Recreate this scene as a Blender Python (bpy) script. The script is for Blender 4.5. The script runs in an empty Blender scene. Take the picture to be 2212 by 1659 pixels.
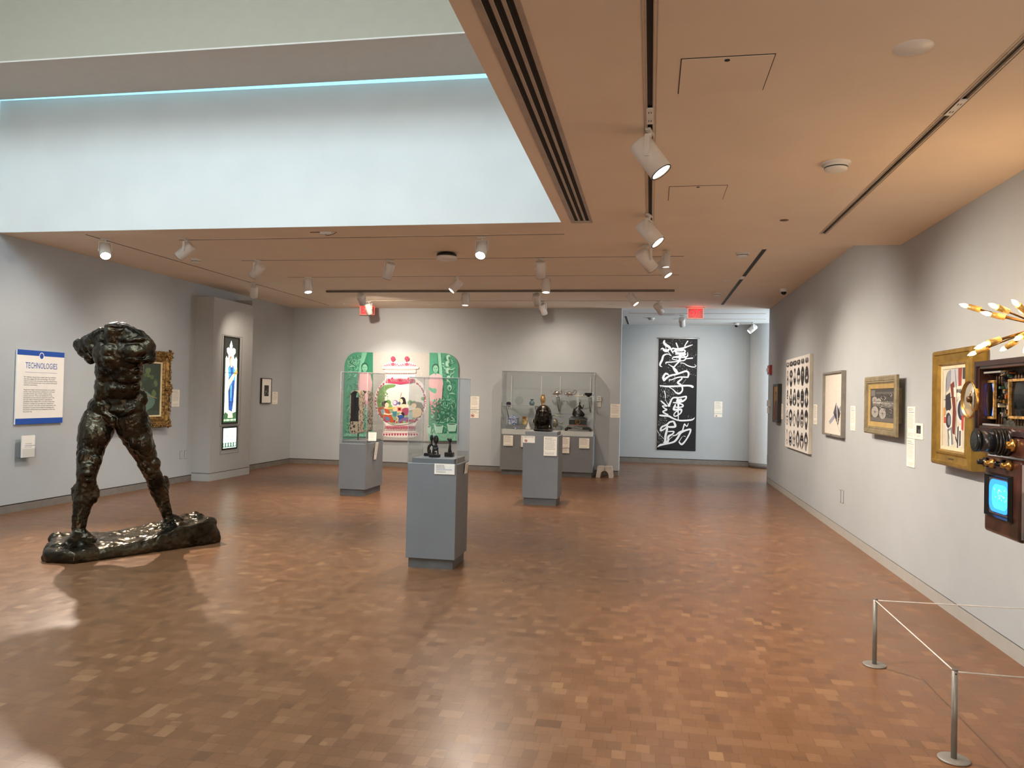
import bpy, bmesh, math, random
from mathutils import Vector, Matrix, Euler
from mathutils.geometry import tessellate_polygon
random.seed(7)
PI = math.pi
SC = bpy.context.scene
COL = SC.collection
# ---------------------------------------------------------------- camera model (2212x1659)
F = 1661.0; CX, CY = 1106.0, 829.5; H = 1.57
YW = Vector((1405-CX, 861-CY, F)).normalized()
ZW = Vector((1.0, 0.022, 0.0)).cross(YW).normalized()
if ZW.y > 0: ZW = -ZW
XW = YW.cross(ZW).normalized()
if XW.x < 0: XW = -XW
def ray(px, py):
    d = Vector((px-CX, py-CY, F)); return Vector((d.dot(XW), d.dot(YW), d.dot(ZW)))
def onX(px, py, X):
    r = ray(px, py); t = X/r.x; return Vector((X, r.y*t, H+r.z*t))
def onY(px, py, Y):
    r = ray(px, py); t = Y/r.y; return Vector((r.x*t, Y, H+r.z*t))
def onZ(px, py, Z=0.0):
    r = ray(px, py); t = (Z-H)/r.z; return Vector((r.x*t, r.y*t, Z))
cam_d = bpy.data.cameras.new('camera'); cam = bpy.data.objects.new('camera', cam_d); COL.objects.link(cam)
cam_d.sensor_width = 36.0; cam_d.lens = F/2212*36.0; cam_d.clip_start = 0.05; cam_d.clip_end = 200
# columns = camera right, up, back in world
cr = Vector((XW.x, YW.x, ZW.x)); cd = Vector((XW.y, YW.y, ZW.y)); cf = Vector((XW.z, YW.z, ZW.z))
cam.matrix_world = Matrix(((cr.x, -cd.x, -cf.x, 0), (cr.y, -cd.y, -cf.y, 0), (cr.z, -cd.z, -cf.z, H), (0, 0, 0, 1)))
SC.camera = cam
SC.view_settings.view_transform = 'Standard'; SC.view_settings.look = 'None'
SC.view_settings.gamma = 1.0; SC.view_settings.use_curve_mapping = False
SC.view_settings.exposure = 0.0
# ---------------------------------------------------------------- colour + materials
def lin(c):
    if isinstance(c, str):
        c = tuple(int(c[i:i+2], 16) for i in (0, 2, 4))
    return tuple(((v/255.0)/12.92 if v/255.0 <= .04045 else ((v/255.0+.055)/1.055)**2.4) for v in c)
MATS = {}
def mat(name, c, rough=.6, metal=0.0, var=.06, scale=9.0, bump=0.0, bscale=60.0, coat=0.0, emit=None, es=0.0, trans=0.0, ior=1.45, alpha=1.0, spec=.5, lo=None):
    if name in MATS: return MATS[name]
    m = bpy.data.materials.new(name); m.use_nodes = True
    nt = m.node_tree; b = nt.nodes['Principled BSDF']; L = nt.links
    col = lin(c)
    b.inputs['Roughness'].default_value = rough; b.inputs['Metallic'].default_value = metal
    b.inputs['Coat Weight'].default_value = coat; b.inputs['Transmission Weight'].default_value = trans
    b.inputs['IOR'].default_value = ior; b.inputs['Alpha'].default_value = alpha
    b.inputs['Specular IOR Level'].default_value = spec
    b.inputs['Base Color'].default_value = (*col, 1)
    tc = nt.nodes.new('ShaderNodeTexCoord')
    if var > 0 and trans == 0:
        n = nt.nodes.new('ShaderNodeTexNoise'); n.inputs['Scale'].default_value = scale; n.inputs['Detail'].default_value = 4
        L.new(tc.outputs['Object'], n.inputs['Vector'])
        r = nt.nodes.new('ShaderNodeValToRGB')
        lo_ = lin(lo) if lo else tuple(v*(1-var*2) for v in col)
        r.color_ramp.elements[0].position = .35; r.color_ramp.elements[0].color = (*lo_, 1)
        r.color_ramp.elements[1].position = .65; r.color_ramp.elements[1].color = (*tuple(min(1, v*(1+var)) for v in col), 1)
        L.new(n.outputs['Fac'], r.inputs['Fac']); L.new(r.outputs['Color'], b.inputs['Base Color'])
    if bump > 0:
        n2 = nt.nodes.new('ShaderNodeTexNoise'); n2.inputs['Scale'].default_value = bscale; n2.inputs['Detail'].default_value = 5
        L.new(tc.outputs['Object'], n2.inputs['Vector'])
        bp = nt.nodes.new('ShaderNodeBump'); bp.inputs['Strength'].default_value = bump; bp.inputs['Distance'].default_value = .01
        L.new(n2.outputs['Fac'], bp.inputs['Height']); L.new(bp.outputs['Normal'], b.inputs['Normal'])
    if emit:
        b.inputs['Emission Color'].default_value = (*lin(emit), 1); b.inputs['Emission Strength'].default_value = es
    MATS[name] = m; return m
def vmat(name, rough=.65, metal=0.0, emit=0.0, coat=0.0, bump=0.0):
    if name in MATS: return MATS[name]
    m = bpy.data.materials.new(name); m.use_nodes = True; nt = m.node_tree; b = nt.nodes['Principled BSDF']
    a = nt.nodes.new('ShaderNodeVertexColor'); a.layer_name = 'Col'
    n = nt.nodes.new('ShaderNodeTexNoise'); n.inputs['Scale'].default_value = 30; n.inputs['Detail'].default_value = 4
    tc = nt.nodes.new('ShaderNodeTexCoord'); nt.links.new(tc.outputs['Object'], n.inputs['Vector'])
    mr = nt.nodes.new('ShaderNodeMapRange'); mr.inputs[3].default_value = .86; mr.inputs[4].default_value = 1.12
    nt.links.new(n.outputs['Fac'], mr.inputs[0])
    mx = nt.nodes.new('ShaderNodeVectorMath'); mx.operation = 'SCALE'
    nt.links.new(a.outputs['Color'], mx.inputs[0]); nt.links.new(mr.outputs[0], mx.inputs['Scale'])
    nt.links.new(mx.outputs[0], b.inputs['Base Color'])
    b.inputs['Roughness'].default_value = rough; b.inputs['Metallic'].default_value = metal; b.inputs['Coat Weight'].default_value = coat
    if emit:
        nt.links.new(mx.outputs[0], b.inputs['Emission Color']); b.inputs['Emission Strength'].default_value = emit
    if bump:
        bp = nt.nodes.new('ShaderNodeBump'); bp.inputs['Strength'].default_value = bump; bp.inputs['Distance'].default_value = .004
        nt.links.new(n.outputs['Fac'], bp.inputs['Height']); nt.links.new(bp.outputs['Normal'], b.inputs['Normal'])
    MATS[name] = m; return m
# ---------------------------------------------------------------- objects
def tag(o, label=None, cat=None, group=None, kind=None):
    if label: o['label'] = label
    if cat: o['category'] = cat
    if group: o['group'] = group
    if kind: o['kind'] = kind
    return o
def thing(name, label, cat, loc=(0, 0, 0), rz=0.0, group=None):
    o = bpy.data.objects.new(name, None); COL.objects.link(o); o.empty_display_size = .1
    o.location = loc; o.rotation_euler = (0, 0, rz)
    return tag(o, label, cat, group)
def copy_tree(o, parent=None):
    c = o.copy(); COL.objects.link(c); c.parent = parent
    for ch in list(o.children): copy_tree(ch, c)
    return c
def clean(q):
    out = []
    for i in q:
        if i not in out: out.append(i)
    return out
class MB:
    def __init__(s): s.v = []; s.f = []; s.sm = []
    def add(s, vs, fs, sm=False):
        o = len(s.v); s.v += [Vector(p) for p in vs]
        for f in fs: s.f.append([i+o for i in f]); s.sm.append(sm)
        return s
    def box(s, x0, x1, y0, y1, z0, z1):
        return s.add([(x0,y0,z0),(x1,y0,z0),(x1,y1,z0),(x0,y1,z0),(x0,y0,z1),(x1,y0,z1),(x1,y1,z1),(x0,y1,z1)],
            [(3,2,1,0),(4,5,6,7),(0,1,5,4),(1,2,6,5),(2,3,7,6),(3,0,4,7)])
    def cyl(s, p0, p1, r0, r1=None, n=20, caps=True, sm=True):
        r1 = r0 if r1 is None else r1
        p0 = Vector(p0); p1 = Vector(p1); d = (p1-p0).normalized()
        a = d.orthogonal().normalized(); b = d.cross(a)
        vs = []
        for p, r in ((p0, r0), (p1, r1)):
            for i in range(n):
                t = 2*PI*i/n; vs.append(p+a*(r*math.cos(t))+b*(r*math.sin(t)))
        s.add(vs, [(i, (i+1) % n, n+(i+1) % n, n+i) for i in range(n)], sm)
        if caps:
            s.add(vs[:n], [tuple(reversed(range(n)))]); s.add(vs[n:], [tuple(range(n))])
        return s
    def lathe(s, prof, c=(0, 0, 0), n=28, axis='z', sm=True, sx=1.0, sy=1.0):
        c = Vector(c); vs = []
        for r, z in prof:
            for i in range(n):
                t = 2*PI*i/n; x, y = r*math.cos(t)*sx, r*math.sin(t)*sy
                p = {'z': (x, y, z), 'y': (x, z, -y), 'x': (z, x, y)}[axis]
                vs.append(c+Vector(p))
        fs = []
        for k in range(len(prof)-1):
            for i in range(n):
                a, b = k*n+i, k*n+(i+1) % n; fs.append((a, b, b+n, a+n))
        return s.add(vs, fs, sm)
    def ell(s, c, r, rot=None, n=16, m=10):
        if not hasattr(r, '__len__'): r = (r, r, r)
        vs = []; R = rot or Matrix.Identity(3)
        for j in range(m+1):
            ph = PI*j/m
            for i in range(n):
                t = 2*PI*i/n
                vs.append(Vector(c)+R @ Vector((r[0]*math.sin(ph)*math.cos(t), r[1]*math.sin(ph)*math.sin(t), r[2]*math.cos(ph))))
        return s.add(vs, [(j*n+i, (j+1)*n+i, (j+1)*n+(i+1) % n, j*n+(i+1) % n) for j in range(m) for i in range(n)], True)
    def cap(s, p0, p1, r0, r1, n=14):
        s.cyl(p0, p1, r0, r1, n); s.ell(p0, r0, n=n, m=8); s.ell(p1, r1, n=n, m=8); return s
    def tube(s, pts, r, n=10, closed=False):
        pts = [Vector(p) for p in pts]; k = len(pts); rr = r if hasattr(r, '__len__') else [r]*k
        vs = []; ref = None
        for i in range(k):
            t = (pts[min(i+1, k-1)]-pts[max(i-1, 0)]) if not closed else (pts[(i+1) % k]-pts[i-1])
            t = t.normalized()
            if ref is None: ref = t.orthogonal().normalized()
            a = (ref-t*ref.dot(t)).normalized(); ref = a; b = t.cross(a)
            for j in range(n):
                q = 2*PI*j/n; vs.append(pts[i]+a*(rr[i]*math.cos(q))+b*(rr[i]*math.sin(q)))
        K = k if closed else k-1
        s.add(vs, [(i*n+j, i*n+(j+1) % n, ((i+1) % k)*n+(j+1) % n, ((i+1) % k)*n+j) for i in range(K) for j in range(n)], True)
        if not closed:
            s.add(vs[:n], [tuple(reversed(range(n)))]); s.add(vs[-n:], [tuple(range(n))])
        return s
    def prism(s, poly, d0, d1, plane='xz'):
        """polygon in (a,b) extruded between d0 and d1 along the third axis"""
        def P(a, b, d): return {'xz': (a, d, b), 'xy': (a, b, d), 'yz': (d, a, b)}[plane]
        n = len(poly); vs = [P(a, b, d0) for a, b in poly]+[P(a, b, d1) for a, b in poly]
        tri = tessellate_polygon([[Vector((a, b, 0)) for a, b in poly]])
        fs = [tuple(t) for t in tri]+[tuple(i+n for i in reversed(t)) for t in tri]
        fs += [(i, (i+1) % n, n+(i+1) % n, n+i) for i in range(n)]
        return s.add(vs, fs)
    def frame(s, w, h, prof, base=0.0, cx=0.0, cz=0.0):
        """picture frame in xz plane; prof = [(inset from outer edge, depth towards -y)]"""
        vs = []; k = len(prof)
        for ins, dp in prof:
            a, b = w/2-ins, h/2-ins
            vs += [(cx-a, base-dp, cz-b), (cx+a, base-dp, cz-b), (cx+a, base-dp, cz+b), (cx-a, base-dp, cz+b)]
        fs = [(j*4+i, j*4+(i+1) % 4, (j+1)*4+(i+1) % 4, (j+1)*4+i) for j in range(k-1) for i in range(4)]
        return s.add(vs, fs)
    def build(s, name, m, parent=None, world=False, bevel=0.0, origin=True, recalc=True, seg=2):
        me = bpy.data.meshes.new(name)
        off = Vector((0, 0, 0))
        if parent is None and origin and s.v:
            xs = [v.x for v in s.v]; ys = [v.y for v in s.v]; zs = [v.z for v in s.v]
            off = Vector(((min(xs)+max(xs))/2, (min(ys)+max(ys))/2, min(zs)))
        elif world and parent is not None:
            off = Vector(parent.location)
            if parent.parent: off += Vector(parent.parent.location)
        me.from_pydata([v-off for v in s.v], [], [f for f in s.f])
        for p, q in zip(me.polygons, s.sm): p.use_smooth = q
        if recalc or bevel:
            bm = bmesh.new(); bm.from_mesh(me)
            bmesh.ops.remove_doubles(bm, verts=bm.verts, dist=1e-5)
            if recalc: bmesh.ops.recalc_face_normals(bm, faces=bm.faces)
            if bevel:
                es = [e for e in bm.edges if len(e.link_faces) == 2 and e.calc_face_angle(0) > .6]
                bmesh.ops.bevel(bm, geom=es, offset=bevel, segments=seg, affect='EDGES', profile=.5, clamp_overlap=True)
            bm.to_mesh(me); bm.free()
        me.materials.append(m)
        o = bpy.data.objects.new(name, me); COL.objects.link(o)
        if parent is not None: o.parent = parent
        else: o.location = off
        return o
def crom(pts, k=6, closed=False):
    n = len(pts); out = []
    if n < 3: return [tuple(p) for p in pts]
    rng = range(n if closed else n-1)
    for i in rng:
        if closed: p = [pts[(i+j-1) % n] for j in range(4)]
        else: p = [pts[max(0, min(n-1, i+j-1))] for j in range(4)]
        for s in range(k):
            t = s/k
            out.append(tuple(.5*((2*b)+(-a+c)*t+(2*a-5*b+4*c-d)*t*t+(-a+3*b-3*c+d)*t**3) for a, b, c, d in zip(*p)))
    if not closed: out.append(tuple(pts[-1]))
    return out
class Art:
    """flat painted shapes on one mesh, colours stored per corner; coordinates mapped by self.map to local (x,z)"""
    def __init__(s, mapf=None, y=0.0, step=.000016): s.map = mapf or (lambda a, b: (a, b)); s.v = []; s.f = []; s.c = []; s.y = y; s.step = step; s.hold = False
    def _lay(s, col):
        if not s.hold: s.y -= s.step
    def poly(s, pts, col, smooth=0):
        if smooth: pts = crom(pts, smooth, True)
        s._lay(col); P = [s.map(*p) for p in pts]
        o = len(s.v); s.v += [(a, s.y, b) for a, b in P]
        for t in tessellate_polygon([[Vector((a, b, 0)) for a, b in P]]):
            a, b, c = [Vector((P[i][0], P[i][1])) for i in t]
            if abs((b-a).cross(c-a)) < 1e-12: continue
            s.f.append([i+o for i in t]); s.c.append(lin(col))
        return s
    def rect(s, x0, y0, x1, y1, col): return s.poly([(x0, y0), (x1, y0), (x1, y1), (x0, y1)], col)
    def ell(s, cx, cy, rx, ry, col, n=20, a0=0, a1=2*PI):
        return s.poly([(cx+rx*math.cos(a0+(a1-a0)*i/n), cy+ry*math.sin(a0+(a1-a0)*i/n)) for i in range(n + (0 if a1-a0 > 6.28 else 1))], col)
    def ring(s, cx, cy, rx, ry, w, col, n=26):
        pts = [(cx+rx*math.cos(2*PI*i/n), cy+ry*math.sin(2*PI*i/n)) for i in range(n+1)]
        return s.stroke(pts, w, col, sm=0, caps=False)
    def stroke(s, pts, w, col, sm=5, caps=True):
        ww = list(w) if hasattr(w, '__len__') else [w]*len(pts)
        q = [(p[0], p[1], c) for p, c in zip(pts, ww)]
        if sm and len(q) > 2: q = crom(q, sm)
        s._lay(col); L = []; R = []; n = len(q)
        for i in range(n):
            a = q[max(0, i-1)]; b = q[min(n-1, i+1)]; dx, dy = b[0]-a[0], b[1]-a[1]; l = math.hypot(dx, dy) or 1
            nx, ny = -dy/l*q[i][2]/2, dx/l*q[i][2]/2
            L.append((q[i][0]+nx, q[i][1]+ny)); R.append((q[i][0]-nx, q[i][1]-ny))
        c = lin(col); o = len(s.v)
        for a, b in zip(L, R):
            u = s.map(*a); v = s.map(*b); s.v += [(u[0], s.y, u[1]), (v[0], s.y, v[1])]; s.y -= 3e-6
        for i in range(n-1):
            s.f.append([o+2*i, o+2*i+1, o+2*i+3, o+2*i+2]); s.c.append(c)
        if caps:
            s.ell(q[0][0], q[0][1], q[0][2]/2, q[0][2]/2, col, 10); s.ell(q[-1][0], q[-1][1], q[-1][2]/2, q[-1][2]/2, col, 10)
        return s
    def lines(s, x0, x1, ytop, n, dy, h, col, rag=.25, gap=.12):
        """rows of illegible print"""
        s.y -= s.step; s.hold = True
        for i in range(n):
            y = ytop+i*dy; xe = x1-(x1-x0)*random.random()*rag; x = x0
            while x < xe:
                w = abs(x1-x0)*random.uniform(.05, .16)
                s.rect(x, y-h/2, min(x+w, xe), y+h/2, col); x += w+abs(x1-x0)*.025
        s.hold = False
    def dots(s, n, x0, y0, x1, y1, r0, r1, col):
        s.y -= s.step*2; s.hold = True
        for _ in range(n):
            x, y = random.uniform(x0, x1), random.uniform(y0, y1); r = r0+(r1-r0)*random.random()**3
            a = random.random()*PI; k = random.uniform(.5, 1)
            s.poly([(x+r*math.cos(t*PI/3+a), y+r*k*math.sin(t*PI/3+a)) for t in range(6)], col)
        s.hold = False; s.y -= s.step
    def box(s, x0, x1, y0, y1, z0, z1, col):
        vs = [(x0,y0,z0),(x1,y0,z0),(x1,y1,z0),(x0,y1,z0),(x0,y0,z1),(x1,y0,z1),(x1,y1,z1),(x0,y1,z1)]
        o = len(s.v); s.v += vs
        for f in [(3,2,1,0),(4,5,6,7),(0,1,5,4),(1,2,6,5),(2,3,7,6),(3,0,4,7)]:
            s.f.append([i+o for i in f]); s.c.append(lin(col))
        return s
    def build(s, name, m, parent=None, loc=None, rz=None):
        me = bpy.data.meshes.new(name); me.from_pydata(s.v, [], s.f)
        ca = me.color_attributes.new('Col', 'FLOAT_COLOR', 'CORNER'); i = 0
        for p, c in zip(me.polygons, s.c):
            for _ in p.vertices: ca.data[i].color = (*c, 1); i += 1
        me.materials.append(m); o = bpy.data.objects.new(name, me); COL.objects.link(o); o.parent = parent
        if loc is not None: o.location = loc
        if rz is not None: o.rotation_euler.z = rz
        return o
def text_mesh(body, width=None, size=.05, align='LEFT', spacing=1.0, lh=1.0):
    cu = bpy.data.curves.new('t', 'FONT'); cu.body = body; cu.size = size; cu.align_x = align; cu.space_line = lh
    cu.extrude = 0.0; cu.resolution_u = 2
    o = bpy.data.objects.new('t', cu); COL.objects.link(o)
    me = bpy.data.meshes.new_from_object(o.evaluated_get(bpy.context.evaluated_depsgraph_get()))
    bpy.data.objects.remove(o); bpy.data.curves.remove(cu)
    vs = [v.co.copy() for v in me.vertices]; fs = [list(p.vertices) for p in me.polygons]
    x0 = min(v.x for v in vs); x1 = max(v.x for v in vs); y1 = max(v.y for v in vs); y0 = min(v.y for v in vs)
    bpy.data.meshes.remove(me)
    return vs, fs, (x0, x1, y0, y1)
def add_text(parent, name, body, m, x0, x1, ztop, zbot, y, world=False):
    """text fitted into the local rectangle x0..x1, zbot..ztop at depth y"""
    vs, fs, (a, b, c, d) = text_mesh(body)
    mb = MB(); mb.add([(x0+(v.x-a)/(b-a)*(x1-x0), y, zbot+(v.y-c)/(d-c)*(ztop-zbot)) for v in vs], fs)
    return mb.build(name, m, parent, recalc=False)
def struct(name, mb, m, **k): return tag(mb.build(name, m, **k), kind='structure')
# ================================================================= SETTING
XL, XR, YB, ZC, ZS = -7.68, 2.25, 15.6, 3.37, 3.04
wall_m = mat('wall_grey', 'acb1b3', .75, var=.012, scale=3)
white_m = mat('white_paint', 'd9d9d4', .7, var=.015, scale=2)
ceil_m = mat('ceiling_paint', 'e4d3be', .75, var=.015, scale=2)
dark_m = mat('dark_slot', '0c0b0a', .6)
base_m = mat('baseboard_paint', '77716a', .6)
groove_m = mat('groove_shadow_gap', '2a2622', .8)
def floor_material():
    m = bpy.data.materials.new('end_grain_floor'); m.use_nodes = True; nt = m.node_tree; N = nt.nodes; L = nt.links; b = N['Principled BSDF']
    tc = N.new('ShaderNodeTexCoord'); sp = N.new('ShaderNodeSeparateXYZ'); L.new(tc.outputs['Object'], sp.inputs[0])
    def M(op, a, c=None):
        n = N.new('ShaderNodeMath'); n.operation = op
        for i, v in enumerate((a, c)):
            if v is None: continue
            if isinstance(v, (int, float)): n.inputs[i].default_value = v
            else: L.new(v, n.inputs[i])
        return n.outputs[0]
    ry = M('MULTIPLY', sp.outputs['Y'], 1/.083); row = M('FLOOR', ry)
    wr = N.new('ShaderNodeTexWhiteNoise'); wr.noise_dimensions = '1D'; L.new(row, wr.inputs['W'])
    # most rows of small blocks, some rows of longer ones
    rl = M('FRACT', M('MULTIPLY', wr.outputs['Value'], 7.13))
    sx = M('ADD', M('MULTIPLY', M('LESS_THAN', rl, .82), 1/.064-1/.12), 1/.12)
    cx = M('ADD', M('MULTIPLY', sp.outputs['X'], sx), M('MULTIPLY', wr.outputs['Value'], 1.0)); colf = M('FLOOR', cx)
    cv = N.new('ShaderNodeCombineXYZ'); L.new(colf, cv.inputs[0]); L.new(row, cv.inputs[1])
    wn = N.new('ShaderNodeTexWhiteNoise'); wn.noise_dimensions = '3D'; L.new(cv.outputs[0], wn.inputs['Vector'])
    sc2 = N.new('ShaderNodeSeparateColor'); L.new(wn.outputs['Color'], sc2.inputs[0])
    pmap = N.new('ShaderNodeMapping'); pmap.inputs['Scale'].default_value = (.7, 3.0, 1); L.new(tc.outputs['Object'], pmap.inputs[0])
    pn = N.new('ShaderNodeTexNoise'); pn.inputs['Scale'].default_value = 1.0; pn.inputs['Detail'].default_value = 3; L.new(pmap.outputs[0], pn.inputs['Vector'])
    thr = M('SUBTRACT', 1.22, M('MULTIPLY', pn.outputs['Fac'], .75))
    odd = M('MULTIPLY', M('GREATER_THAN', sc2.outputs[1], thr), M('SUBTRACT', M('MULTIPLY', M('GREATER_THAN', sc2.outputs[2], .38), .36), .17))
    big = N.new('ShaderNodeTexNoise'); big.inputs['Scale'].default_value = .45; L.new(tc.outputs['Object'], big.inputs['Vector'])
    tone = M('ADD', M('ADD', M('MULTIPLY', M('SUBTRACT', sc2.outputs[0], .5), .24), .40), M('ADD', odd, M('MULTIPLY', big.outputs['Fac'], .2)))
    r = N.new('ShaderNodeValToRGB'); e = r.color_ramp.elements
    e[0].position = 0; e[0].color = (*lin('4f3422'), 1); e[1].position = 1; e[1].color = (*lin('b98e5e'), 1)
    for p, c in ((.2, '65462f'), (.5, '755034'), (.78, '866041'), (.9, '9c764c')):
        k = e.new(p); k.color = (*lin(c), 1)
    L.new(tone, r.inputs['Fac'])
    gn = N.new('ShaderNodeTexNoise'); gn.inputs['Scale'].default_value = 40; gn.inputs['Detail'].default_value = 6
    mp = N.new('ShaderNodeMapping'); mp.inputs['Scale'].default_value = (1, 3, 1); L.new(tc.outputs['Object'], mp.inputs[0]); L.new(mp.outputs[0], gn.inputs['Vector'])
    g = M('ADD', M('MULTIPLY', gn.outputs['Fac'], .3), .85)
    # thin joints
    fx = M('FRACT', cx); fy = M('FRACT', ry)
    jx = M('MINIMUM', fx, M('SUBTRACT', 1.0, fx)); jy = M('MINIMUM', fy, M('SUBTRACT', 1.0, fy))
    j = M('LESS_THAN', M('MINIMUM', jx, jy), .013); jg = M('SUBTRACT', 1.0, M('MULTIPLY', j, .38))
    sc = N.new('ShaderNodeVectorMath'); sc.operation = 'SCALE'; L.new(r.outputs['Color'], sc.inputs[0]); L.new(M('MULTIPLY', g, jg), sc.inputs['Scale'])
    L.new(sc.outputs[0], b.inputs['Base Color'])
    rn = M('ADD', M('MULTIPLY', wn.outputs['Value'], .06), M('ADD', M('MULTIPLY', pn.outputs['Fac'], .1), .24)); L.new(rn, b.inputs['Roughness'])
    b.inputs['Specular IOR Level'].default_value = .33
    hb = M('ADD', M('MULTIPLY', wn.outputs['Value'], .5), M('MULTIPLY', gn.outputs['Fac'], .5))
    bp = N.new('ShaderNodeBump'); bp.inputs['Strength'].default_value = .12; bp.inputs['Distance'].default_value = .004
    L.new(hb, bp.inputs['Height']); L.new(bp.outputs['Normal'], b.inputs['Normal'])
    return m
YK = -7.0   # wall behind the viewer
struct('floor', MB().box(-9, 8, YK, 20, -.1, 0), floor_material(), origin=False)
# right wall with shadow gap and flush skirting
struct('wall_right', MB().box(XR, XR+.3, YK, YB, .104, 3.8), wall_m)
struct('baseboard_right', MB().box(XR, XR+.3, YK, YB, 0, .094).box(XR, XR+.3, YB-.02, YB, .0, .104), mat('skirting_right', 'a9a69f', .6, var=.02))
struct('trim_1', MB().box(XR+.01, XR+.28, YK, YB-.02, .094, .104), groove_m)
# left wall
struct('wall_left', MB().box(XL-.3, XL, YK, YB, .105, ZC).box(XL-.3, XL, YB, 19.4, .105, ZC), wall_m)
struct('baseboard_left', MB().box(XL-.3, XL-.006, YK, 19.4, 0, .092), base_m)
struct('trim_2', MB().box(XL-.3, XL-.012, YK, 19.4, .092, .105), groove_m)
# back partition wall
struct('wall_back', MB().box(XL, -.60, YB, YB+.3, .105, ZC), wall_m)
struct('baseboard_back', MB().box(XL-.02, -.606, YB+.006, YB+.29, 0, .092), base_m)
struct('trim_3', MB().box(XL-.02, -.612, YB+.012, YB+.28, .092, .105), groove_m)
# far gallery seen through the opening
YF = 19.15
struct('wall_far', MB().box(XL, 8, YF, YF+.3, .125, 3.6), wall_m)
struct('baseboard_far', MB().box(XL, 8, YF+.006, YF+.3, 0, .11), base_m)
struct('trim_4', MB().box(XL, 8, YF+.012, YF+.3, .11, .125), groove_m)
struct('ceiling_far', MB().box(XL, 8, YB-.02, YF+.3, ZC+.005, ZC+.3), mat('ceiling_white', 'd3d2ce', .75, var=.01))
struct('wall_side', MB().box(5.2, 5.4, YB-.3, YF+.3, 0, 3.6), white_m)
struct('wall_return', MB().box(XR+.3, 5.4, YB-.3, YB-.002, 0, 3.6), white_m)
col = MB().cyl((2.78, 19.0, .0), (2.78, 19.0, ZC+.01), .46, n=64, caps=False)
struct('wall_column', MB().cyl((2.78, 19.0, .115), (2.78, 19.0, ZC+.01), .46, n=64, caps=False), mat('column_paint', 'c4c6c6', .7, var=.01))
struct('baseboard_column', MB().cyl((2.78, 19.0, 0), (2.78, 19.0, .115), .455, n=64, caps=True), base_m)
# ceilings: high one behind, lower soffit on the right and above the viewer
struct('ceiling_high', MB().box(XL, XR, 7.874, YB, ZC, ZC+.3).box(-.77, XR, 7.55, 7.874, ZC, ZC+.3), ceil_m)
def slotted(x0, x1, y0, y1, z0, z1, slots):
    """ceiling slab with long slots (xa, xb, ya, yb) cut out of it"""
    mb = MB(); xs = sorted({x0, x1}|{s[0] for s in slots}|{s[1] for s in slots})
    for a, b in zip(xs[:-1], xs[1:]):
        cut = [s for s in slots if s[0] <= a+1e-6 and s[1] >= b-1e-6]
        y = y0
        for c in sorted(cut, key=lambda s: s[2]):
            if c[2] > y: mb.box(a, b, y, c[2], z0, z1)
            y = c[3]
        if y < y1: mb.box(a, b, y, y1, z0, z1)
    return mb
XE = -.77
SLOTS = [(-.043, -.017, YK+.2, 7.2), (1.436, 1.464, YK+.2, 7.05)]
for k in range(3): SLOTS.append((-.652+.046*k, -.652+.046*k+.031, -2, 6.42))
struct('ceiling_low', slotted(XE, XR, YK, 7.6, ZS, ZS+.30, SLOTS), ceil_m)
struct('trim_5', MB().box(-.7, 1.8, -3, 7.3, ZS+.3, ZS+.32), dark_m)
struct('ceiling_entry', MB().box(XL, XE, YK, 1.2, ZS, ZS+.33), ceil_m)
# light well
ZT = 6.6
cw = MB()
x0, x1 = XL-.3, XE
zt0, zt1 = 4.945, 4.908
cw.add([(x0,7.87,ZC+.0005),(x1,7.87,ZC+.0005),(x1,7.87,zt1),(x0,7.87,zt0),(x0,8.05,ZC+.0005),(x1,8.05,ZC+.0005),(x1,8.05,zt1),(x0,8.05,zt0)],
       [(0,1,2,3),(5,4,7,6),(3,2,6,7),(0,3,7,4),(1,5,6,2),(0,4,5,1)])
struct('wall_clerestory', cw, white_m)
struct('trim_6', MB().box(x0, x1+.3, 6.87, 7.77, 4.915, 4.93), mat('beam_paint', 'c9bfb4', .75, var=.01))
struct('wall_light_well', MB().box(x0, x1+.3, 6.87, 7.77, 4.93, ZT), mat('well_cream', '9b927f', .75, var=.01))
struct('wall_light_well_right', MB().box(XE, XE+.2, 1.2, 6.87, ZS+.34, ZT).box(XE, XE+.2, 6.87, 8.05, ZS+.34, 5.5), white_m)
struct('wall_light_well_left', MB().box(XL-.3, XL, 1.2, 6.87, ZC, ZT).box(XL-.3, XL, 6.87, 8.05, ZC, 5.5), white_m)
struct('wall_light_well_near', MB().box(XL, XE, 1.0, 1.2, ZS+.33, ZT), white_m)
struct('ceiling_light_well', MB().box(XL, XE, 4.6, 6.9, ZT, ZT+.1), white_m)
gl = mat('clear_glass', 'ffffff', 0.02, var=0, trans=1.0, ior=1.01)
struct('window_1', MB().box(x0, x1+.2, 7.77, 8.3, 5.45, 5.46), gl)
struct('window_2', MB().box(XL, XE, 1.2, 4.6, ZT+.04, ZT+.05), gl)
struct('wall_entry', MB().box(XL-.3, XR+.3, YK-.2, YK, 0, 3.5), wall_m)
# white linear slot covers
w = SC.world or bpy.data.worlds.new('sky'); SC.world = w; w.use_nodes = True
bg = w.node_tree.nodes['Background']; bg.inputs[0].default_value = (.22, .62, 1.0, 1); bg.inputs[1].default_value = 1.6
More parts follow.
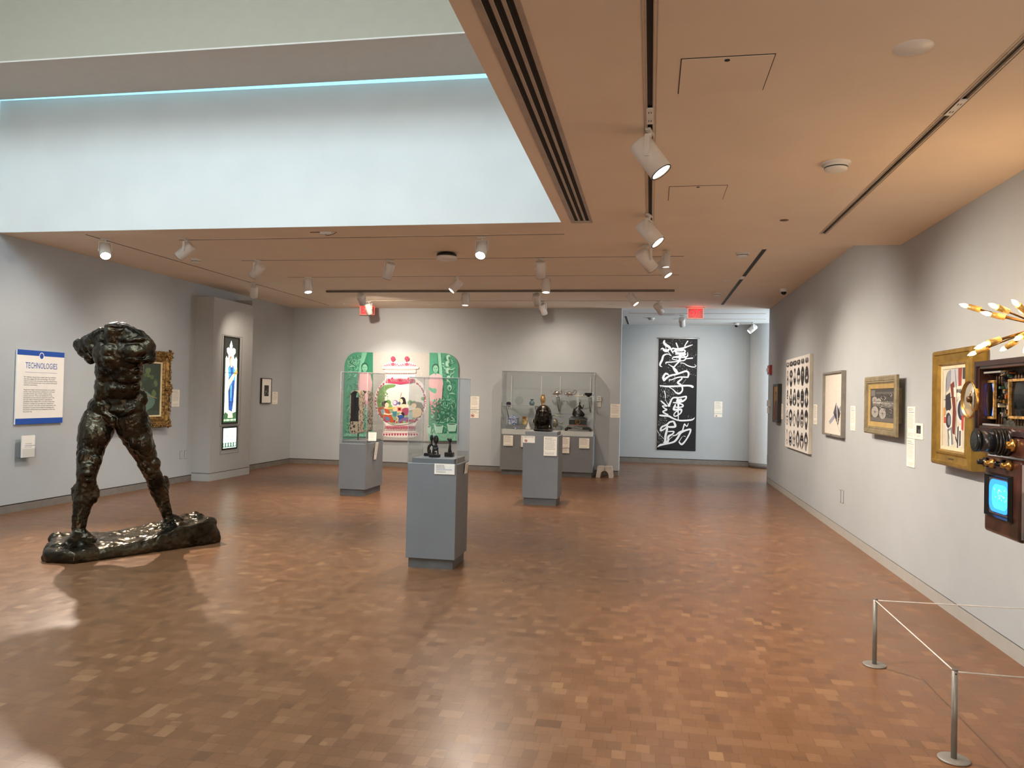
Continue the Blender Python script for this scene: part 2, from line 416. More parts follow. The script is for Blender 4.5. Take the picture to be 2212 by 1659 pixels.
# ---------------------------------------------------------------- pedestals
ped_m = mat('plinth_grey', '767879', .55, var=.02, scale=4)
kick_m = mat('toe_kick_grey', '5d5c59', .6)
def pedestal(label, x0, x1, y0, y1, ztop, cap=None, capz=.035, kick=.1):
    t = thing('display_pedestal', label, 'pedestal', ((x0+x1)/2, (y0+y1)/2, 0), group=None)
    MB().box(x0, x1, y0, y1, kick, ztop).build('plinth', ped_m, t, world=True, bevel=.003)
    i = .022
    MB().box(x0+i, x1-i, y0+i, y1-i, 0, kick).build('toe_kick', kick_m, t, world=True)
    if cap is not None:
        MB().box(x0+cap, x1-cap, y0+cap, y1-cap, ztop, ztop+capz).build('top_platform', ped_m, t, world=True, bevel=.002)
    return t
def tick(x, y, z): pass
acr = bpy.data.materials.new('clear_acrylic'); acr.use_nodes = True
_nt = acr.node_tree; _nt.nodes.remove(_nt.nodes['Principled BSDF'])
_tr = _nt.nodes.new('ShaderNodeBsdfTransparent'); _tr.inputs[0].default_value = (.955, .965, .965, 1)
_gs = _nt.nodes.new('ShaderNodeBsdfGlossy'); _gs.inputs['Roughness'].default_value = .03
_lw = _nt.nodes.new('ShaderNodeLayerWeight'); _lw.inputs['Blend'].default_value = .5
_pw = _nt.nodes.new('ShaderNodeMath'); _pw.operation = 'POWER'; _nt.links.new(_lw.outputs['Facing'], _pw.inputs[0]); _pw.inputs[1].default_value = 5
_ma = _nt.nodes.new('ShaderNodeMath'); _ma.operation = 'MULTIPLY_ADD'; _nt.links.new(_pw.outputs[0], _ma.inputs[0]); _ma.inputs[1].default_value = .8; _ma.inputs[2].default_value = .035
_mx = _nt.nodes.new('ShaderNodeMixShader'); _nt.links.new(_ma.outputs[0], _mx.inputs[0]); _nt.links.new(_tr.outputs[0], _mx.inputs[1]); _nt.links.new(_gs.outputs[0], _mx.inputs[2])
_nt.links.new(_mx.outputs[0], _nt.nodes['Material Output'].inputs[0])
edge_m = mat('acrylic_edge', 'c3c9cb', .25, var=0, alpha=.55)
def vitrine(label, x0, x1, y0, y1, z0, z1, e=.006, back=True):
    """five sheets of clear acrylic, their glued edges show as pale lines"""
    t = thing('acrylic_cover', label, 'display cover', ((x0+x1)/2, (y0+y1)/2, z0))
    mb = MB(); mb.box(x0, x1, y0, y0+e, z0, z1); mb.box(x0, x0+e, y0+e, y1-e, z0, z1); mb.box(x1-e, x1, y0+e, y1-e, z0, z1)
    if back: mb.box(x0, x1, y1-e, y1, z0, z1)
    mb.box(x0+e, x1-e, y0+e, y1-e, z1-e, z1)
    mb.build('panes', acr, t, world=True, recalc=True)
    g = .0035; ed = MB()
    for x in (x0, x1):
        for y in (y0, y1): ed.cyl((x, y, z0), (x, y, z1), g, n=6)
        ed.cyl((x, y0, z1), (x, y1, z1), g, n=6); ed.cyl((x, y0, z0+.004), (x, y1, z0+.004), g, n=6)
    for y in (y0, y1):
        ed.cyl((x0, y, z1), (x1, y, z1), g, n=6); ed.cyl((x0, y, z0+.004), (x1, y, z0+.004), g, n=6)
    ed.build('glued_edges', edge_m, t, world=True)
    return t
P1 = (-2.148, -1.692, 6.685, 7.145); P2 = (-4.63, -4.205, 11.03, 11.78); P3 = (-1.80, -1.285, 10.98, 11.50)
pedestal('tall grey pedestal nearest the viewer, carrying three small black carvings', *P1, .936, cap=.03, capz=.05, kick=.088)
vitrine('clear acrylic cover over the three small black carvings', P1[0], P1[1], P1[2], P1[3], .937, 1.716)
pedestal('grey pedestal left of centre, carrying the arched patterned wooden carving', *P2, .785, cap=.03, capz=.05)
vitrine('clear acrylic cover over the arched patterned wooden carving', P2[0], P2[1], P2[2], P2[3], .786, 1.872)
pedestal('grey pedestal right of centre, carrying the dark bronze head', *P3, 1.002, cap=.025, capz=.055)
C = (-2.915, -1.08, 15.0, 15.56)
tc_ = thing('display_cabinet', 'long low grey display cabinet against the back wall under the wide clear case', 'cabinet', ((C[0]+C[1])/2, 15.3, 0))
MB().box(C[0], C[1], C[2], C[3], .1, .80).build('plinth', ped_m, tc_, world=True, bevel=.003)
MB().box(C[0]+.03, C[1]-.02, C[2]+.03, C[3], 0, .1).build('toe_kick', kick_m, tc_, world=True)
MB().box(C[0]+.02, C[1]-.02, C[2]+.02, C[3]-.02, .80, .895).build('deck', white_m, tc_, world=True, bevel=.002)
# ================================================================= LIGHTS
def spot(loc, target, power, angle=50, blend=.5, color=(1, .86, .72), rad=.03):
    d = bpy.data.lights.new('gallery_spot', 'SPOT'); d.energy = power; d.spot_size = math.radians(angle); d.spot_blend = blend
    d.color = color; d.shadow_soft_size = rad
    o = bpy.data.objects.new('gallery_spot', d); COL.objects.link(o); o.location = loc
    o.rotation_euler = (Vector(target)-Vector(loc)).to_track_quat('-Z', 'Y').to_euler(); return o
def area(loc, target, power, sx, sy, color, name='daylight'):
    d = bpy.data.lights.new(name, 'AREA'); d.shape = 'RECTANGLE'; d.size = sx; d.size_y = sy; d.energy = power; d.color = color
    o = bpy.data.objects.new(name, d); COL.objects.link(o); o.location = loc
    o.rotation_euler = (Vector(target)-Vector(loc)).to_track_quat('-Z', 'Y').to_euler(); return o
area((-4.2, 2.9, ZT-.02), (-4.2, 3.6, 0), 260, 6.6, 3.2, (.86, .95, 1.0))
area((-4.2, 7.86, 5.40), (-4.2, 7.80, 0), 26, 6.8, .16, (.42, .75, 1.0))
area((5.1, 17.4, 1.7), (0, 17.4, 1.7), 170, 3.2, 2.6, (.72, .87, 1.0))
area((0, YK+.05, 1.2), (0, 5, 1.3), 150, 4.3, 2.3, (1, .84, .70), 'rear_fill_light')  # unseen warm fill panel added behind the viewer to lift ceiling and walls
SC.cycles.diffuse_bounces = 6; SC.cycles.transparent_max_bounces = 24
SC.view_settings.exposure = .68
# ================================================================= CEILING FIXTURES
track_m = mat('track_dark', '2b2420', .5, metal=.3); fix_m = mat('fixture_white', 'd8d5cf', .4, var=.01); steel_m = mat('dark_steel', '3a3632', .45, metal=.6)
def track(label, a, b, z, w=.022, wide=False):
    a = onZ(*a, z); b = onZ(*b, z)
    t = thing('lighting_track', label, 'lighting track', ((a.x+b.x)/2, (a.y+b.y)/2, z))
    if abs(a.x-b.x) > abs(a.y-b.y):
        y = (a.y+b.y)/2; x0, x1 = sorted((a.x, b.x))
        if wide:
            MB().box(x0, x1, y-.035, y+.035, z-.03, z).build('housing', mat('track_grey', '6d655c', .5), t, world=True)
            MB().box(x0, x1, y-.012, y+.012, z-.033, z-.03).build('slot', track_m, t, world=True)
        else:
            MB().box(x0, x1, y-.022, y+.022, z-.0035, z).build('rim', ceil_m, t, world=True)
            MB().box(x0, x1, y-w/2, y+w/2, z-.0045, z-.0035).build('slot', track_m, t, world=True)
    else:
        x = (a.x+b.x)/2; y0, y1 = sorted((a.y, b.y))
        MB().box(x-.022, x+.022, y0, y1, z-.0035, z).build('rim', ceil_m, t, world=True)
        MB().box(x-w/2, x+w/2, y0, y1, z-.0045, z-.0035).build('slot', dark_m, t, world=True)
    return t
track('first thin cross track beyond the light well, under the high ceiling', (382, 516.5), (1220, 507), ZC)
track('second thin cross track, the one starting beside the ceiling projector', (521, 562.5), (1477, 553), ZC)
track('third thin cross track with the three close-set lit spotlights', (621, 598), (1467, 594), ZC)
track('thick grey surface track, the fourth from the light well', (705, 627.5), (1457, 626), ZC, wide=True)
track('last thin cross track, closest to the back wall', (775, 650), (1452, 649), ZC)
track('long thin track running beside the left wall', (190, 506), (708, 659), ZC)
track('dark track slot running along the right side of the high ceiling', (1653, 538), (1559, 658), ZC, w=.05)
track('short dark slot at the left of the far gallery ceiling', (1352, 683), (1357, 700), ZC+.004, w=.04)
track('thin cross track in the far gallery, nearer of the two', (1358, 677), (1655, 677), ZC+.004)
track('thin cross track in the far gallery, nearer to the scroll wall', (1454, 689), (1655, 689), ZC+.004)
_j = onZ(1603, 599, ZC)
tag(MB().box(_j.x-.03, _j.x+.03, _j.y-.12, _j.y+.12, ZC-.012, ZC).build('track_joint', fix_m), 'short white joint in the dark slot of the high ceiling', 'track joint')
# joints and recessed rails of the low ceiling
def rail(label, xc, y0, y1):
    t = thing('recessed_track', label, 'lighting track', (xc, (y0+y1)/2, ZS))
    MB().box(xc-.0125, xc+.0125, y0, y1, ZS+.006, ZS+.05).build('channel', dark_m, t, world=True)
    mb = MB()
    for s in (-1, 1): mb.box(xc+s*.016-.002, xc+s*.016+.002, y0, y1, ZS-.006, ZS).box(xc+s*.030-.0015, xc+s*.030+.0015, y0, y1, ZS-.003, ZS)
    mb.build('trim_lips', mat('track_lip', 'b3a99d', .5), t, world=True)
    return t
rail('recessed black track in the middle of the low ceiling', -.03, YK+.2, 7.2)
rail('recessed black track near the right wall in the low ceiling', 1.45, YK+.2, 7.05)
for xc, ya, yb, lb in ((-.03, onZ(1404, 265, ZS).y, onZ(1404, 232, ZS).y, 'white joint in the middle track above the big nearest spotlight'),
                       (1.45, onZ(2052, 246, ZS).y, onZ(2088, 213, ZS).y, 'white joint in the right hand recessed track')):
    y0, y1 = sorted((ya, yb)); t = thing('track_joint', lb, 'track joint', (xc, (y0+y1)/2, ZS))
    MB().box(xc-.018, xc+.018, y0, y1, ZS-.009, ZS-.001).build('cover', fix_m, t, world=True)
    for yy in (y0+.05, y1-.05):
        for dx in (-.006, .006): MB().box(xc+dx-.002, xc+dx+.002, yy-.012, yy+.012, ZS-.0095, ZS-.009).build('screw_slot', dark_m, t, world=True)
# linear diffuser
t = thing('linear_air_diffuser', 'long air diffuser with three black slots beside the light well', 'air vent', (-.49, 2, ZS))
for k in range(3):
    xk = -.652+.046*k
    MB().box(xk+.001, xk+.030, -2, 6.41, ZS+.004, ZS+.04).build('black_slot', dark_m, t, world=True)
mb = MB(); al = mat('aluminium_rim', 'b3a496', .35, metal=.3)
for a, b in ((-.684, -.653), (-.620, -.607), (-.574, -.561), (-.528, -.504)): mb.box(a, b, -2, 6.42, ZS-.004, ZS)
mb.box(-.684, -.504, 6.42, 6.46, ZS-.004, ZS); mb.build('rim', al, t, world=True)
for k in range(3): MB().box(-.652+.046*k+.0145, -.652+.046*k+.0165, -2, 6.41, ZS+.001, ZS+.004).build('blade', dark_m, t, world=True)
# access panels: thin gaps
def access(label, q, key):
    pts = [onZ(x, y, ZS) for x, y in q]; x0 = (pts[0].x+pts[3].x)/2; x1 = (pts[1].x+pts[2].x)/2; y0 = (pts[2].y+pts[3].y)/2; y1 = (pts[0].y+pts[1].y)/2
    if y0 > y1: y0, y1 = y1, y0
    t = thing('access_panel', label, 'access panel', ((x0+x1)/2, (y0+y1)/2, ZS))
    g = .004; MB().box(x0, x1, y0, y1, ZS-.002, ZS).build('gap', dark_m, t, world=True)
    MB().box(x0+g, x1-g, y0+g, y1-g, ZS-.004, ZS-.0005).build('panel', ceil_m, t, world=True)
    k = onZ(*key, ZS); MB().cyl((k.x, k.y, ZS-.0055), (k.x, k.y, ZS-.004), .012, n=14).build('key_hole', dark_m, t, world=True)
access('larger square access panel outline in the low ceiling, nearer the viewer', [(1470, 127), (1676, 115), (1649, 193), (1465, 203)], (1571, 128))
access('smaller square access panel outline in the low ceiling, farther away', [(1445, 403), (1572, 399), (1562, 430), (1443, 433)], (1508, 403))
# ---------------------------------------------------------------- spotlights
glow_m = mat('lamp_lens_lit', 'ffffff', .4, var=0, emit='fff3e0', es=22)
off_m = mat('lamp_lens_dark', 'cfc9bf', .2, var=0)
def proto_spot():
    r = thing('track_spotlight', 'x', 'spotlight', (0, 0, -30))
    MB().box(-.055, .055, -.014, .014, -.014, 0).cyl((0, 0, -.04), (0, 0, -.014), .010, n=10).build('adapter', fix_m, r, bevel=.002)
    y = MB(); w = .073
    y.box(-w, w, -.009, .009, -.046, -.040).box(-w-.001, -w+.004, -.014, .014, -.16, -.040).box(w-.004, w+.001, -.014, .014, -.16, -.040)
    y.cyl((-w-.006, 0, -.14), (-w+.004, 0, -.14), .012, n=12).cyl((w-.004, 0, -.14), (w+.006, 0, -.14), .012, n=12)
    y.build('yoke', fix_m, r, bevel=.001)
    h = MB().lathe([(0, .10), (.05, .10), (.060, .094), (.063, .085), (.063, -.115), (.058, -.115), (.052, -.07), (0, -.07)], n=32)
    ho = h.build('housing', fix_m, r); ho.location = (0, 0, -.14)
    MB().lathe([(0, -.100), (.030, -.104), (.054, -.104), (.054, -.098), (0, -.096)], n=28).build('lens', off_m, ho)
    MB().lathe([(.0555, -.106), (.062, -.106), (.062, -.119), (.0555, -.119), (.0555, -.106)], n=32).build('snoot_ring', steel_m, ho)
    return r
_proto = proto_spot(); _lens_lit = None
SPOTS = []
def spotlight(label, px, z, aim, lit, power=0, angle=45, blend=.6, group=None, color=(1, .86, .72), s=1.0, throw=None):
    """aim: direction of the beam"""
    global _lens_lit
    m = onZ(px[0], px[1], z) if len(px) == 2 else Vector((px[0], px[1], z))
    r = copy_tree(_proto); r.location = (m.x, m.y, z); r['label'] = label; r.scale = (s, s, s)
    if throw is not None: aim = Vector(throw)-(m-Vector((0, 0, .14)))
    d = Vector(aim).normalized(); az = math.atan2(d.y, d.x)
    r.rotation_euler.z = az-PI/2      # local +y = azimuth of the beam
    for ch in r.children:
        if ch.name.startswith('housing'):
            tilt = math.atan2(math.hypot(d.x, d.y), -d.z); ch.rotation_euler = (tilt, 0, 0)
            if lit:
                for g in ch.children:
                    if g.name.startswith('lens'):
                        if _lens_lit is None:
                            _lens_lit = g.data.copy(); _lens_lit.materials[0] = glow_m
                        g.data = _lens_lit
    piv = Vector((m.x, m.y, z-.14*s))
    if power: SPOTS.append((piv+d*(.125*s), piv+d*3 if throw is None else Vector(throw), power, angle, blend, color))
    return r
# name by look and place
Z1 = ZC-.004; ZT1 = ZS
def sl(label, px, aim, lit, power=0, angle=45, z=Z1, **k): return spotlight(label, px, z, aim, lit, power, angle, **k)
sl('big white spotlight nearest the viewer on the middle track of the low ceiling', (1404, 282), (.75, -.15, -1.1), True, 130, 70, z=ZS)
sl('second white spotlight on the middle track, lit and tilted to the right', (1403, 464), (.8, -.25, -1), True, 230, 60, z=ZS)
sl('unlit white spotlight at the far end of the middle track, tilted right', (1396, 529), (.8, .75, -1.0), False, 220, 60, z=ZS)
sl('small round lit downlight hanging right of the second spotlight', (1439, 541), (0.02, -.02, -1), True, 40, 60, s=.8)
sl('white lit spotlight hanging at the right end of the second cross track', (1434, 556), (.7, -.3, -1.1), True, 200, 50)
sl('bright white spotlight on the first cross track pointing down at the viewer', (1042, 512), (-.10, -.55, -1), True, 150, 50, throw=(-2.0, 6.2, .6))
sl('white spotlight on the first cross track, left, seen from behind', (402, 517), (-.75, .15, -1.0), False, 95, 60, throw=(-7.6, 8.0, 1.3))
sl('white spotlight at the left end of the second cross track, seen from behind', (557, 562), (-.9, .25, -1.0), False, 85, 55, throw=(-7.6, 10.5, 1.3))
sl('lit white spotlight in the middle of the second cross track', (841, 561.5), (-.02, -.25, -1), True, 160, 50, throw=(-4.4, 10.6, .9))
sl('unlit looking spotlight on the second cross track, right, aimed at the back wall', (1168, 558), (.03, .6, -1), False, 90, 50, throw=(-1.54, 11.1, 1.15))
sl('lit white spotlight at the left end of the third cross track', (665, 598), (.25, -.25, -1), True, 140, 50)
sl('lit white spotlight in the middle of the third cross track, tilted left', (986, 597), (-.75, -.45, -1), True, 150, 50)
sl('lit white spotlight on the third cross track, right, hanging straight down', (1180, 596), (.03, -.2, -1), True, 130, 55)
sl('unlit looking spotlight at the left end of the thick grey track', (781, 628.5), (.2, .5, -1), False, 215, 75, throw=(-5.3, 15.5, 1.25))
sl('lit white spotlight in the middle of the thick grey track', (1006, 628.5), (.02, -.15, -1), True, 130, 60)
sl('unlit looking spotlight on the thick grey track, right of centre', (1160, 628.5), (.05, .55, -1), False, 95, 60, throw=(-2.0, 15.5, 1.2))
sl('lit white spotlight at the right end of the thick grey track', (1366, 627.5), (.75, -.25, -1), True, 230, 50)
sl('white spotlight in front of the left exit sign on the last cross track', (797, 651), (-.8, .5, -1), False, 110, 60, throw=(-5.2, 15.5, .9))
sl('small white spotlight on the last cross track casting its shadow on the back wall', (1173, 651), (.05, .35, -1), False, 28, 80, throw=(-1.6, 15.55, 1.5))
sl('white spotlight at the right end of the last cross track', (1423, 650), (.6, .8, -1), False, 40, 60, throw=(2.2, 17.0, .8))
STAT = Vector((-4.9, 6.5, 1.0))
sl('dazzling spotlight on the left wall track facing the viewer', (228, 516), (1.35, -2.0, -1.25), True, 620, 50, throw=(-4.35, 5.85, 0))
sl('dim white spotlight on the left wall track above the stained glass case', (549, 611), (-.5, .9, -1.0), False, 60, 50)
sl('white cylinder spotlight in the far gallery, left of the lit one', (1474, 681), (.1, .8, -1), False, 110, 70, color=(1, .9, .8), z=ZC, throw=(.9, 19.1, 1.5))
sl('lit white spotlight at the right of the far gallery, tilted left', (1626, 697), (-.9, -.2, -.8), True, 25, 50, z=ZC)
bpy.data.objects.remove
for ch in list(_proto.children_recursive): bpy.data.objects.remove(ch)
bpy.data.objects.remove(_proto)
# ---------------------------------------------------------------- ceiling devices
def smoke(label, px, z, r=.07, name='smoke_detector', cat='smoke detector'):
    m = onZ(*px, z); t = thing(name, label, cat, (m.x, m.y, z))
    MB().lathe([(0, -.012), (r, -.012), (r, 0)], n=28).build('base', fix_m, t)
    MB().lathe([(0, -.05), (r*.6, -.05), (r*.78, -.043), (r*.8, -.030), (r*.8, -.012)], n=28).build('cap', fix_m, t)
    MB().lathe([(r*.805, -.034), (r*.81, -.034), (r*.81, -.028), (r*.805, -.028)], n=28).build('vent_slit', dark_m, t)
smoke('larger round white smoke detector on the low ceiling at the right', (1806, 352), ZS, r=.085)
smoke('white smoke detector near the dark slot of the high ceiling', (1604, 546), ZC, r=.085)
smoke('small white detector near the right exit sign', (1549, 633), ZC, r=.07)
smoke('small white detector on the far gallery ceiling', (1407, 687), ZC, r=.08)
smoke('small white detector under the high ceiling beside the left spotlights', (423, 560), ZC, r=.07)
def sprinkler(label, px, z, r=.05, m=None):
    c = onZ(*px, z); tag(MB().lathe([(0, -.004), (r*.93, -.004), (r, 0)], c=(c.x, c.y, z), n=26).build('sprinkler_cover', m or fix_m), label, 'sprinkler cover')
sprinkler('big round white cover plate near the top right of the low ceiling', (1972, 103), ZS, r=.078)
sprinkler('small dark round cover on the low ceiling left of the slot end', (1694, 475.5), ZS, r=.035, m=mat('brass_dark', '6e5133', .4, metal=.5))
for lb, px in (('flat cover between the first and second cross tracks', (660, 541)), ('flat cover left of the middle lit spotlight, high ceiling', (594, 609.5)),
               ('flat cover between second and third tracks, left of centre', (821, 610.5)), ('flat cover between second and third tracks, near the centre', (923, 613)),
               ('flat cover between third and fourth tracks, centre', (1056, 611)), ('flat cover between third and fourth tracks, right', (1302, 609.5)),
               ('flat cover behind the thick grey track, centre', (1083, 639)), ('flat cover near the back wall, left of the exit sign', (740, 656)),
               ('flat cover near the back wall, centre', (1119, 658.5)), ('flat cover near the back wall, right end', (1321, 657.5)),
               ('flat cover near the right end of the third track', (1570, 606)), ('flat cover just before the right exit sign', (1537, 657)),
               ('flat cover near the back wall, left of centre', (927, 657))):
    sprinkler(lb+', pale and round', px, ZC, r=.055)
# cameras
def dome(label, px, z):
    m = onZ(*px, z); t = thing('dome_camera', label, 'security camera', (m.x, m.y, z))
    MB().lathe([(0, -.05), (.055, -.05), (.06, -.04), (.06, 0)], n=24).build('housing', fix_m, t)
    MB().lathe([(.045, -.05), (.04, -.075), (.022, -.092), (0, -.097)], n=20).build('dome', mat('dome_black', '0a0a0b', .12), t)
dome('white dome camera with black lens high beside the right wall', (1693, 624), ZC)
dome('white dome camera with black lens in the far gallery', (1591, 698), ZC)
# round black and cream ceiling device
m = onZ(965, 546, ZC); t = thing('ceiling_projector', 'round black and cream device hanging under the high ceiling near the centre', 'projector', (m.x, m.y, ZC))
MB().lathe([(0, -.05), (.13, -.05), (.125, -.02), (.09, 0)], n=32).build('housing', mat('black_plastic', '121212', .3), t)
MB().lathe([(0, -.10), (.09, -.098), (.125, -.085), (.135, -.066), (.13, -.05), (0, -.05)], n=32).build('cover', fix_m, t)
m = onZ(706, 501, ZC); t = thing('wireless_box', 'small flat white box with a wire on the ceiling under the light well wall', 'sensor', (m.x, m.y, ZC))
MB().box(-.07, .07, -.035, .035, -.03, 0).build('case', fix_m, t, bevel=.004)
MB().tube(crom([(-.02, 0, -.03), (.02, -.02, -.045), (.07, -.02, -.035), (.11, -.01, -.015), (.115, 0, 0)], 5), .003, n=6).build('wire', steel_m, t)
MB().box(-.2, -.07, -.006, .006, -.005, 0).build('slot', track_m, t)
# exit signs
red_e = mat('exit_red', 'c01018', .4, var=0, emit='ff1020', es=3.0)
def exit_sign(label, a, b, Y, body, arrow):
    p = onY(*a, Y); q = onY(*b, Y); w = q.x-p.x; h = p.z-q.z
    t = thing('exit_sign', label, 'exit sign', ((p.x+q.x)/2, Y, q.z))
    MB().box(-w/2, w/2, -.004, .004, 0, h).build('panel', mat('exit_acrylic', 'b39c94', .3, var=0, emit='ff3a2a', es=.05, alpha=.7), t, bevel=.001)
    MB().box(-w*.6, w*.6, -.03, .03, h, h+.02).build('mount', fix_m, t)
    g = .006; MB().box(-w/2, w/2, -.006, -.004, 0, g).box(-w/2, w/2, -.006, -.004, h-g, h).box(-w/2, -w/2+g, -.006, -.004, g, h-g).box(w/2-g, w/2, -.006, -.004, g, h-g).build('glowing_rim', mat('exit_rim', 'ff8a7a', .4, var=0, emit='ff5a4a', es=1.6), t)
    add_text(t, 'letters', body, red_e, -w*.30 if arrow else -w*.36, w*.40, h*.88, h*.14, -.007)
    if arrow: MB().prism([(-w*.44, h*.52), (-w*.35, h*.66), (-w*.35, h*.58), (-w*.40, h*.52), (-w*.35, h*.46), (-w*.35, h*.38)], -.008, -.007).build('arrow', red_e, t)
    d = bpy.data.lights.new('exit_glow', 'POINT'); d.energy = .5; d.color = (1, .05, .05); d.shadow_soft_size = .08
    o = bpy.data.objects.new('exit_glow', d); COL.objects.link(o); o.location = ((p.x+q.x)/2, Y-.12, q.z+h/2)
exit_sign('red lit EXIT sign half hidden by a spotlight before the back wall', (778, 659.5), (809, 680), 15.35, 'EXIT', False)
exit_sign('red lit EXIT sign with left arrow at the gallery opening', (1486, 666), (1519, 688), 15.40, 'EXIT', True)
for a in SPOTS:
    spot(*a[:3], angle=min(150, a[3]*1.6*(1.3 if a[2] in (160, 220, 230, 200) else 1)), blend=1.0, color=a[5])
# ================================================================= BRONZE STATUE
def tex_clouds(size, depth=2):
    k = 'clouds_%g' % size
    t = bpy.data.textures.get(k) or bpy.data.textures.new(k, 'CLOUDS'); t.noise_scale = size; t.noise_depth = depth; return t
def blob(name, mb, m, parent=None, voxel=.01, smooth=2, disp=((.1, .01),), world=True, dec=None):
    off = Vector(parent.location) if (parent is not None and world) else Vector((0, 0, 0))
    if parent is None:
        xs = [v.x for v in mb.v]; ys = [v.y for v in mb.v]; zs = [v.z for v in mb.v]
        off = Vector(((min(xs)+max(xs))/2, (min(ys)+max(ys))/2, min(zs)))
    me = bpy.data.meshes.new('tmp'); me.from_pydata([v-off for v in mb.v], [], mb.f)
    bm = bmesh.new(); bm.from_mesh(me); bmesh.ops.remove_doubles(bm, verts=bm.verts, dist=1e-6); bmesh.ops.recalc_face_normals(bm, faces=bm.faces); bm.to_mesh(me); bm.free()
    o = bpy.data.objects.new('tmp', me); COL.objects.link(o)
    r = o.modifiers.new('r', 'REMESH'); r.mode = 'VOXEL'; r.voxel_size = voxel; r.adaptivity = 0
    if smooth: s = o.modifiers.new('s', 'SMOOTH'); s.iterations = smooth; s.factor = .5
    for sz, st in disp:
        d = o.modifiers.new('d', 'DISPLACE'); d.texture = tex_clouds(sz); d.strength = st; d.mid_level = .5; d.texture_coords = 'LOCAL'
    me2 = bpy.data.meshes.new_from_object(o.evaluated_get(bpy.context.evaluated_depsgraph_get()))
    me2.name = name; bpy.data.objects.remove(o); bpy.data.meshes.remove(me)
    me2.materials.clear(); me2.materials.append(m)
    for p in me2.polygons: p.use_smooth = True
    q = bpy.data.objects.new(name, me2); COL.objects.link(q)
    if parent is not None: q.parent = parent
    else: q.location = off
    return q
bronze = mat('bronze_patina', '4b4233', .25, metal=.88, var=.18, scale=5, bump=.5, bscale=26, lo='241f17')
bronze_d = mat('bronze_dark', '2e2922', .28, metal=.8, var=.15, scale=14, bump=.3, bscale=60)
K = .0043
st = thing('bronze_statue', 'large dark bronze statue of a striding headless armless man on a rough bronze base', 'statue', (-4.95, 6.55, 0))
b = MB()
def S(px, py, Y): return onY(px, py, Y-max(0, 890-py)/190*.20)
def E(px, py, Y, rx, ry, rz, rot=None):
    b.ell(S(px, py, Y), (rx, ry, rz), rot, n=24, m=16); ELS.append((S(px, py, Y), (rx, ry, rz), rot or Matrix.Identity(3)))
ELS = []
def front(px, py):
    o = Vector((0, 0, H)); d = ray(px, py).normalized(); best = None
    for c, r, R in ELS:
        oc = R.transposed() @ (o-c); dd = R.transposed() @ d
        oc = Vector((oc.x/r[0], oc.y/r[1], oc.z/r[2])); dd = Vector((dd.x/r[0], dd.y/r[1], dd.z/r[2]))
        A = dd.dot(dd); B = oc.dot(dd); C_ = oc.dot(oc)-1; D = B*B-A*C_
        if D > 0:
            t = (-B-math.sqrt(D))/A
            if best is None or t < best: best = t
    return (o+d*best, d) if best else (None, d)
def BU(px, py, rx, rz, prot, ry=.05, rot=None):
    h, d = front(px, py)
    if h is None: return
    b.ell(h+Vector((0, ry-prot, 0)), (rx, ry, rz), rot, n=20, m=14)
def rz_(a): return Matrix.Rotation(math.radians(a), 3, 'Z')
def ry_(a): return Matrix.Rotation(math.radians(a), 3, 'Y')
def chain(pts):
    for (x0, y0, Y0, r0), (x1, y1, Y1, r1) in zip(pts[:-1], pts[1:]):
        b.cap(S(x0, y0, Y0), S(x1, y1, Y1), r0, r1, 18)
        for k in range(7):
            t = k/6; p = S(x0, y0, Y0).lerp(S(x1, y1, Y1), t); r = r0+(r1-r0)*t; ELS.append((p, (r, r, r), Matrix.Identity(3)))
# torso
E(238, 765, 6.62, .155, .14, .18); E(277, 765, 6.62, .155, .14, .18); E(257, 770, 6.60, .18, .145, .17)
E(240, 735, 6.65, .15, .12, .10); E(280, 735, 6.65, .15, .12, .10); E(240, 800, 6.62, .15, .135, .16); E(274, 800, 6.62, .155, .135, .16)
E(238, 836, 6.62, .145, .128, .15); E(269, 836, 6.62, .145, .128, .15); E(254, 836, 6.61, .15, .132, .15)
E(231, 880, 6.62, .185, .15, .13); E(273, 880, 6.64, .185, .15, .13); E(248, 900, 6.64, .23, .15, .11)
b.cyl(S(256, 735, 6.64), S(254, 704, 6.62), .135, .11, 18); E(253, 706, 6.62, .115, .10, .035); E(282, 718, 6.66, .13, .09, .055, ry_(25))
E(228, 718, 6.66, .11, .09, .045, ry_(-25))
# shoulders and stumps
chain([(222, 730, 6.66, .095), (190, 744, 6.70, .085), (177, 749, 6.72, .062)]); E(184, 760, 6.72, .06, .06, .05); E(197, 772, 6.68, .05, .05, .07); E(206, 752, 6.62, .06, .07, .06)
E(174, 744, 6.72, .062, .07, .058); E(184, 760, 6.72, .065, .07, .06); E(196, 770, 6.70, .055, .07, .065); E(206, 738, 6.66, .09, .09, .08); E(214, 724, 6.66, .08, .08, .05)
chain([(292, 735, 6.66, .11), (312, 750, 6.66, .10), (318, 770, 6.64, .078)]); E(321, 777, 6.62, .068, .07, .045)
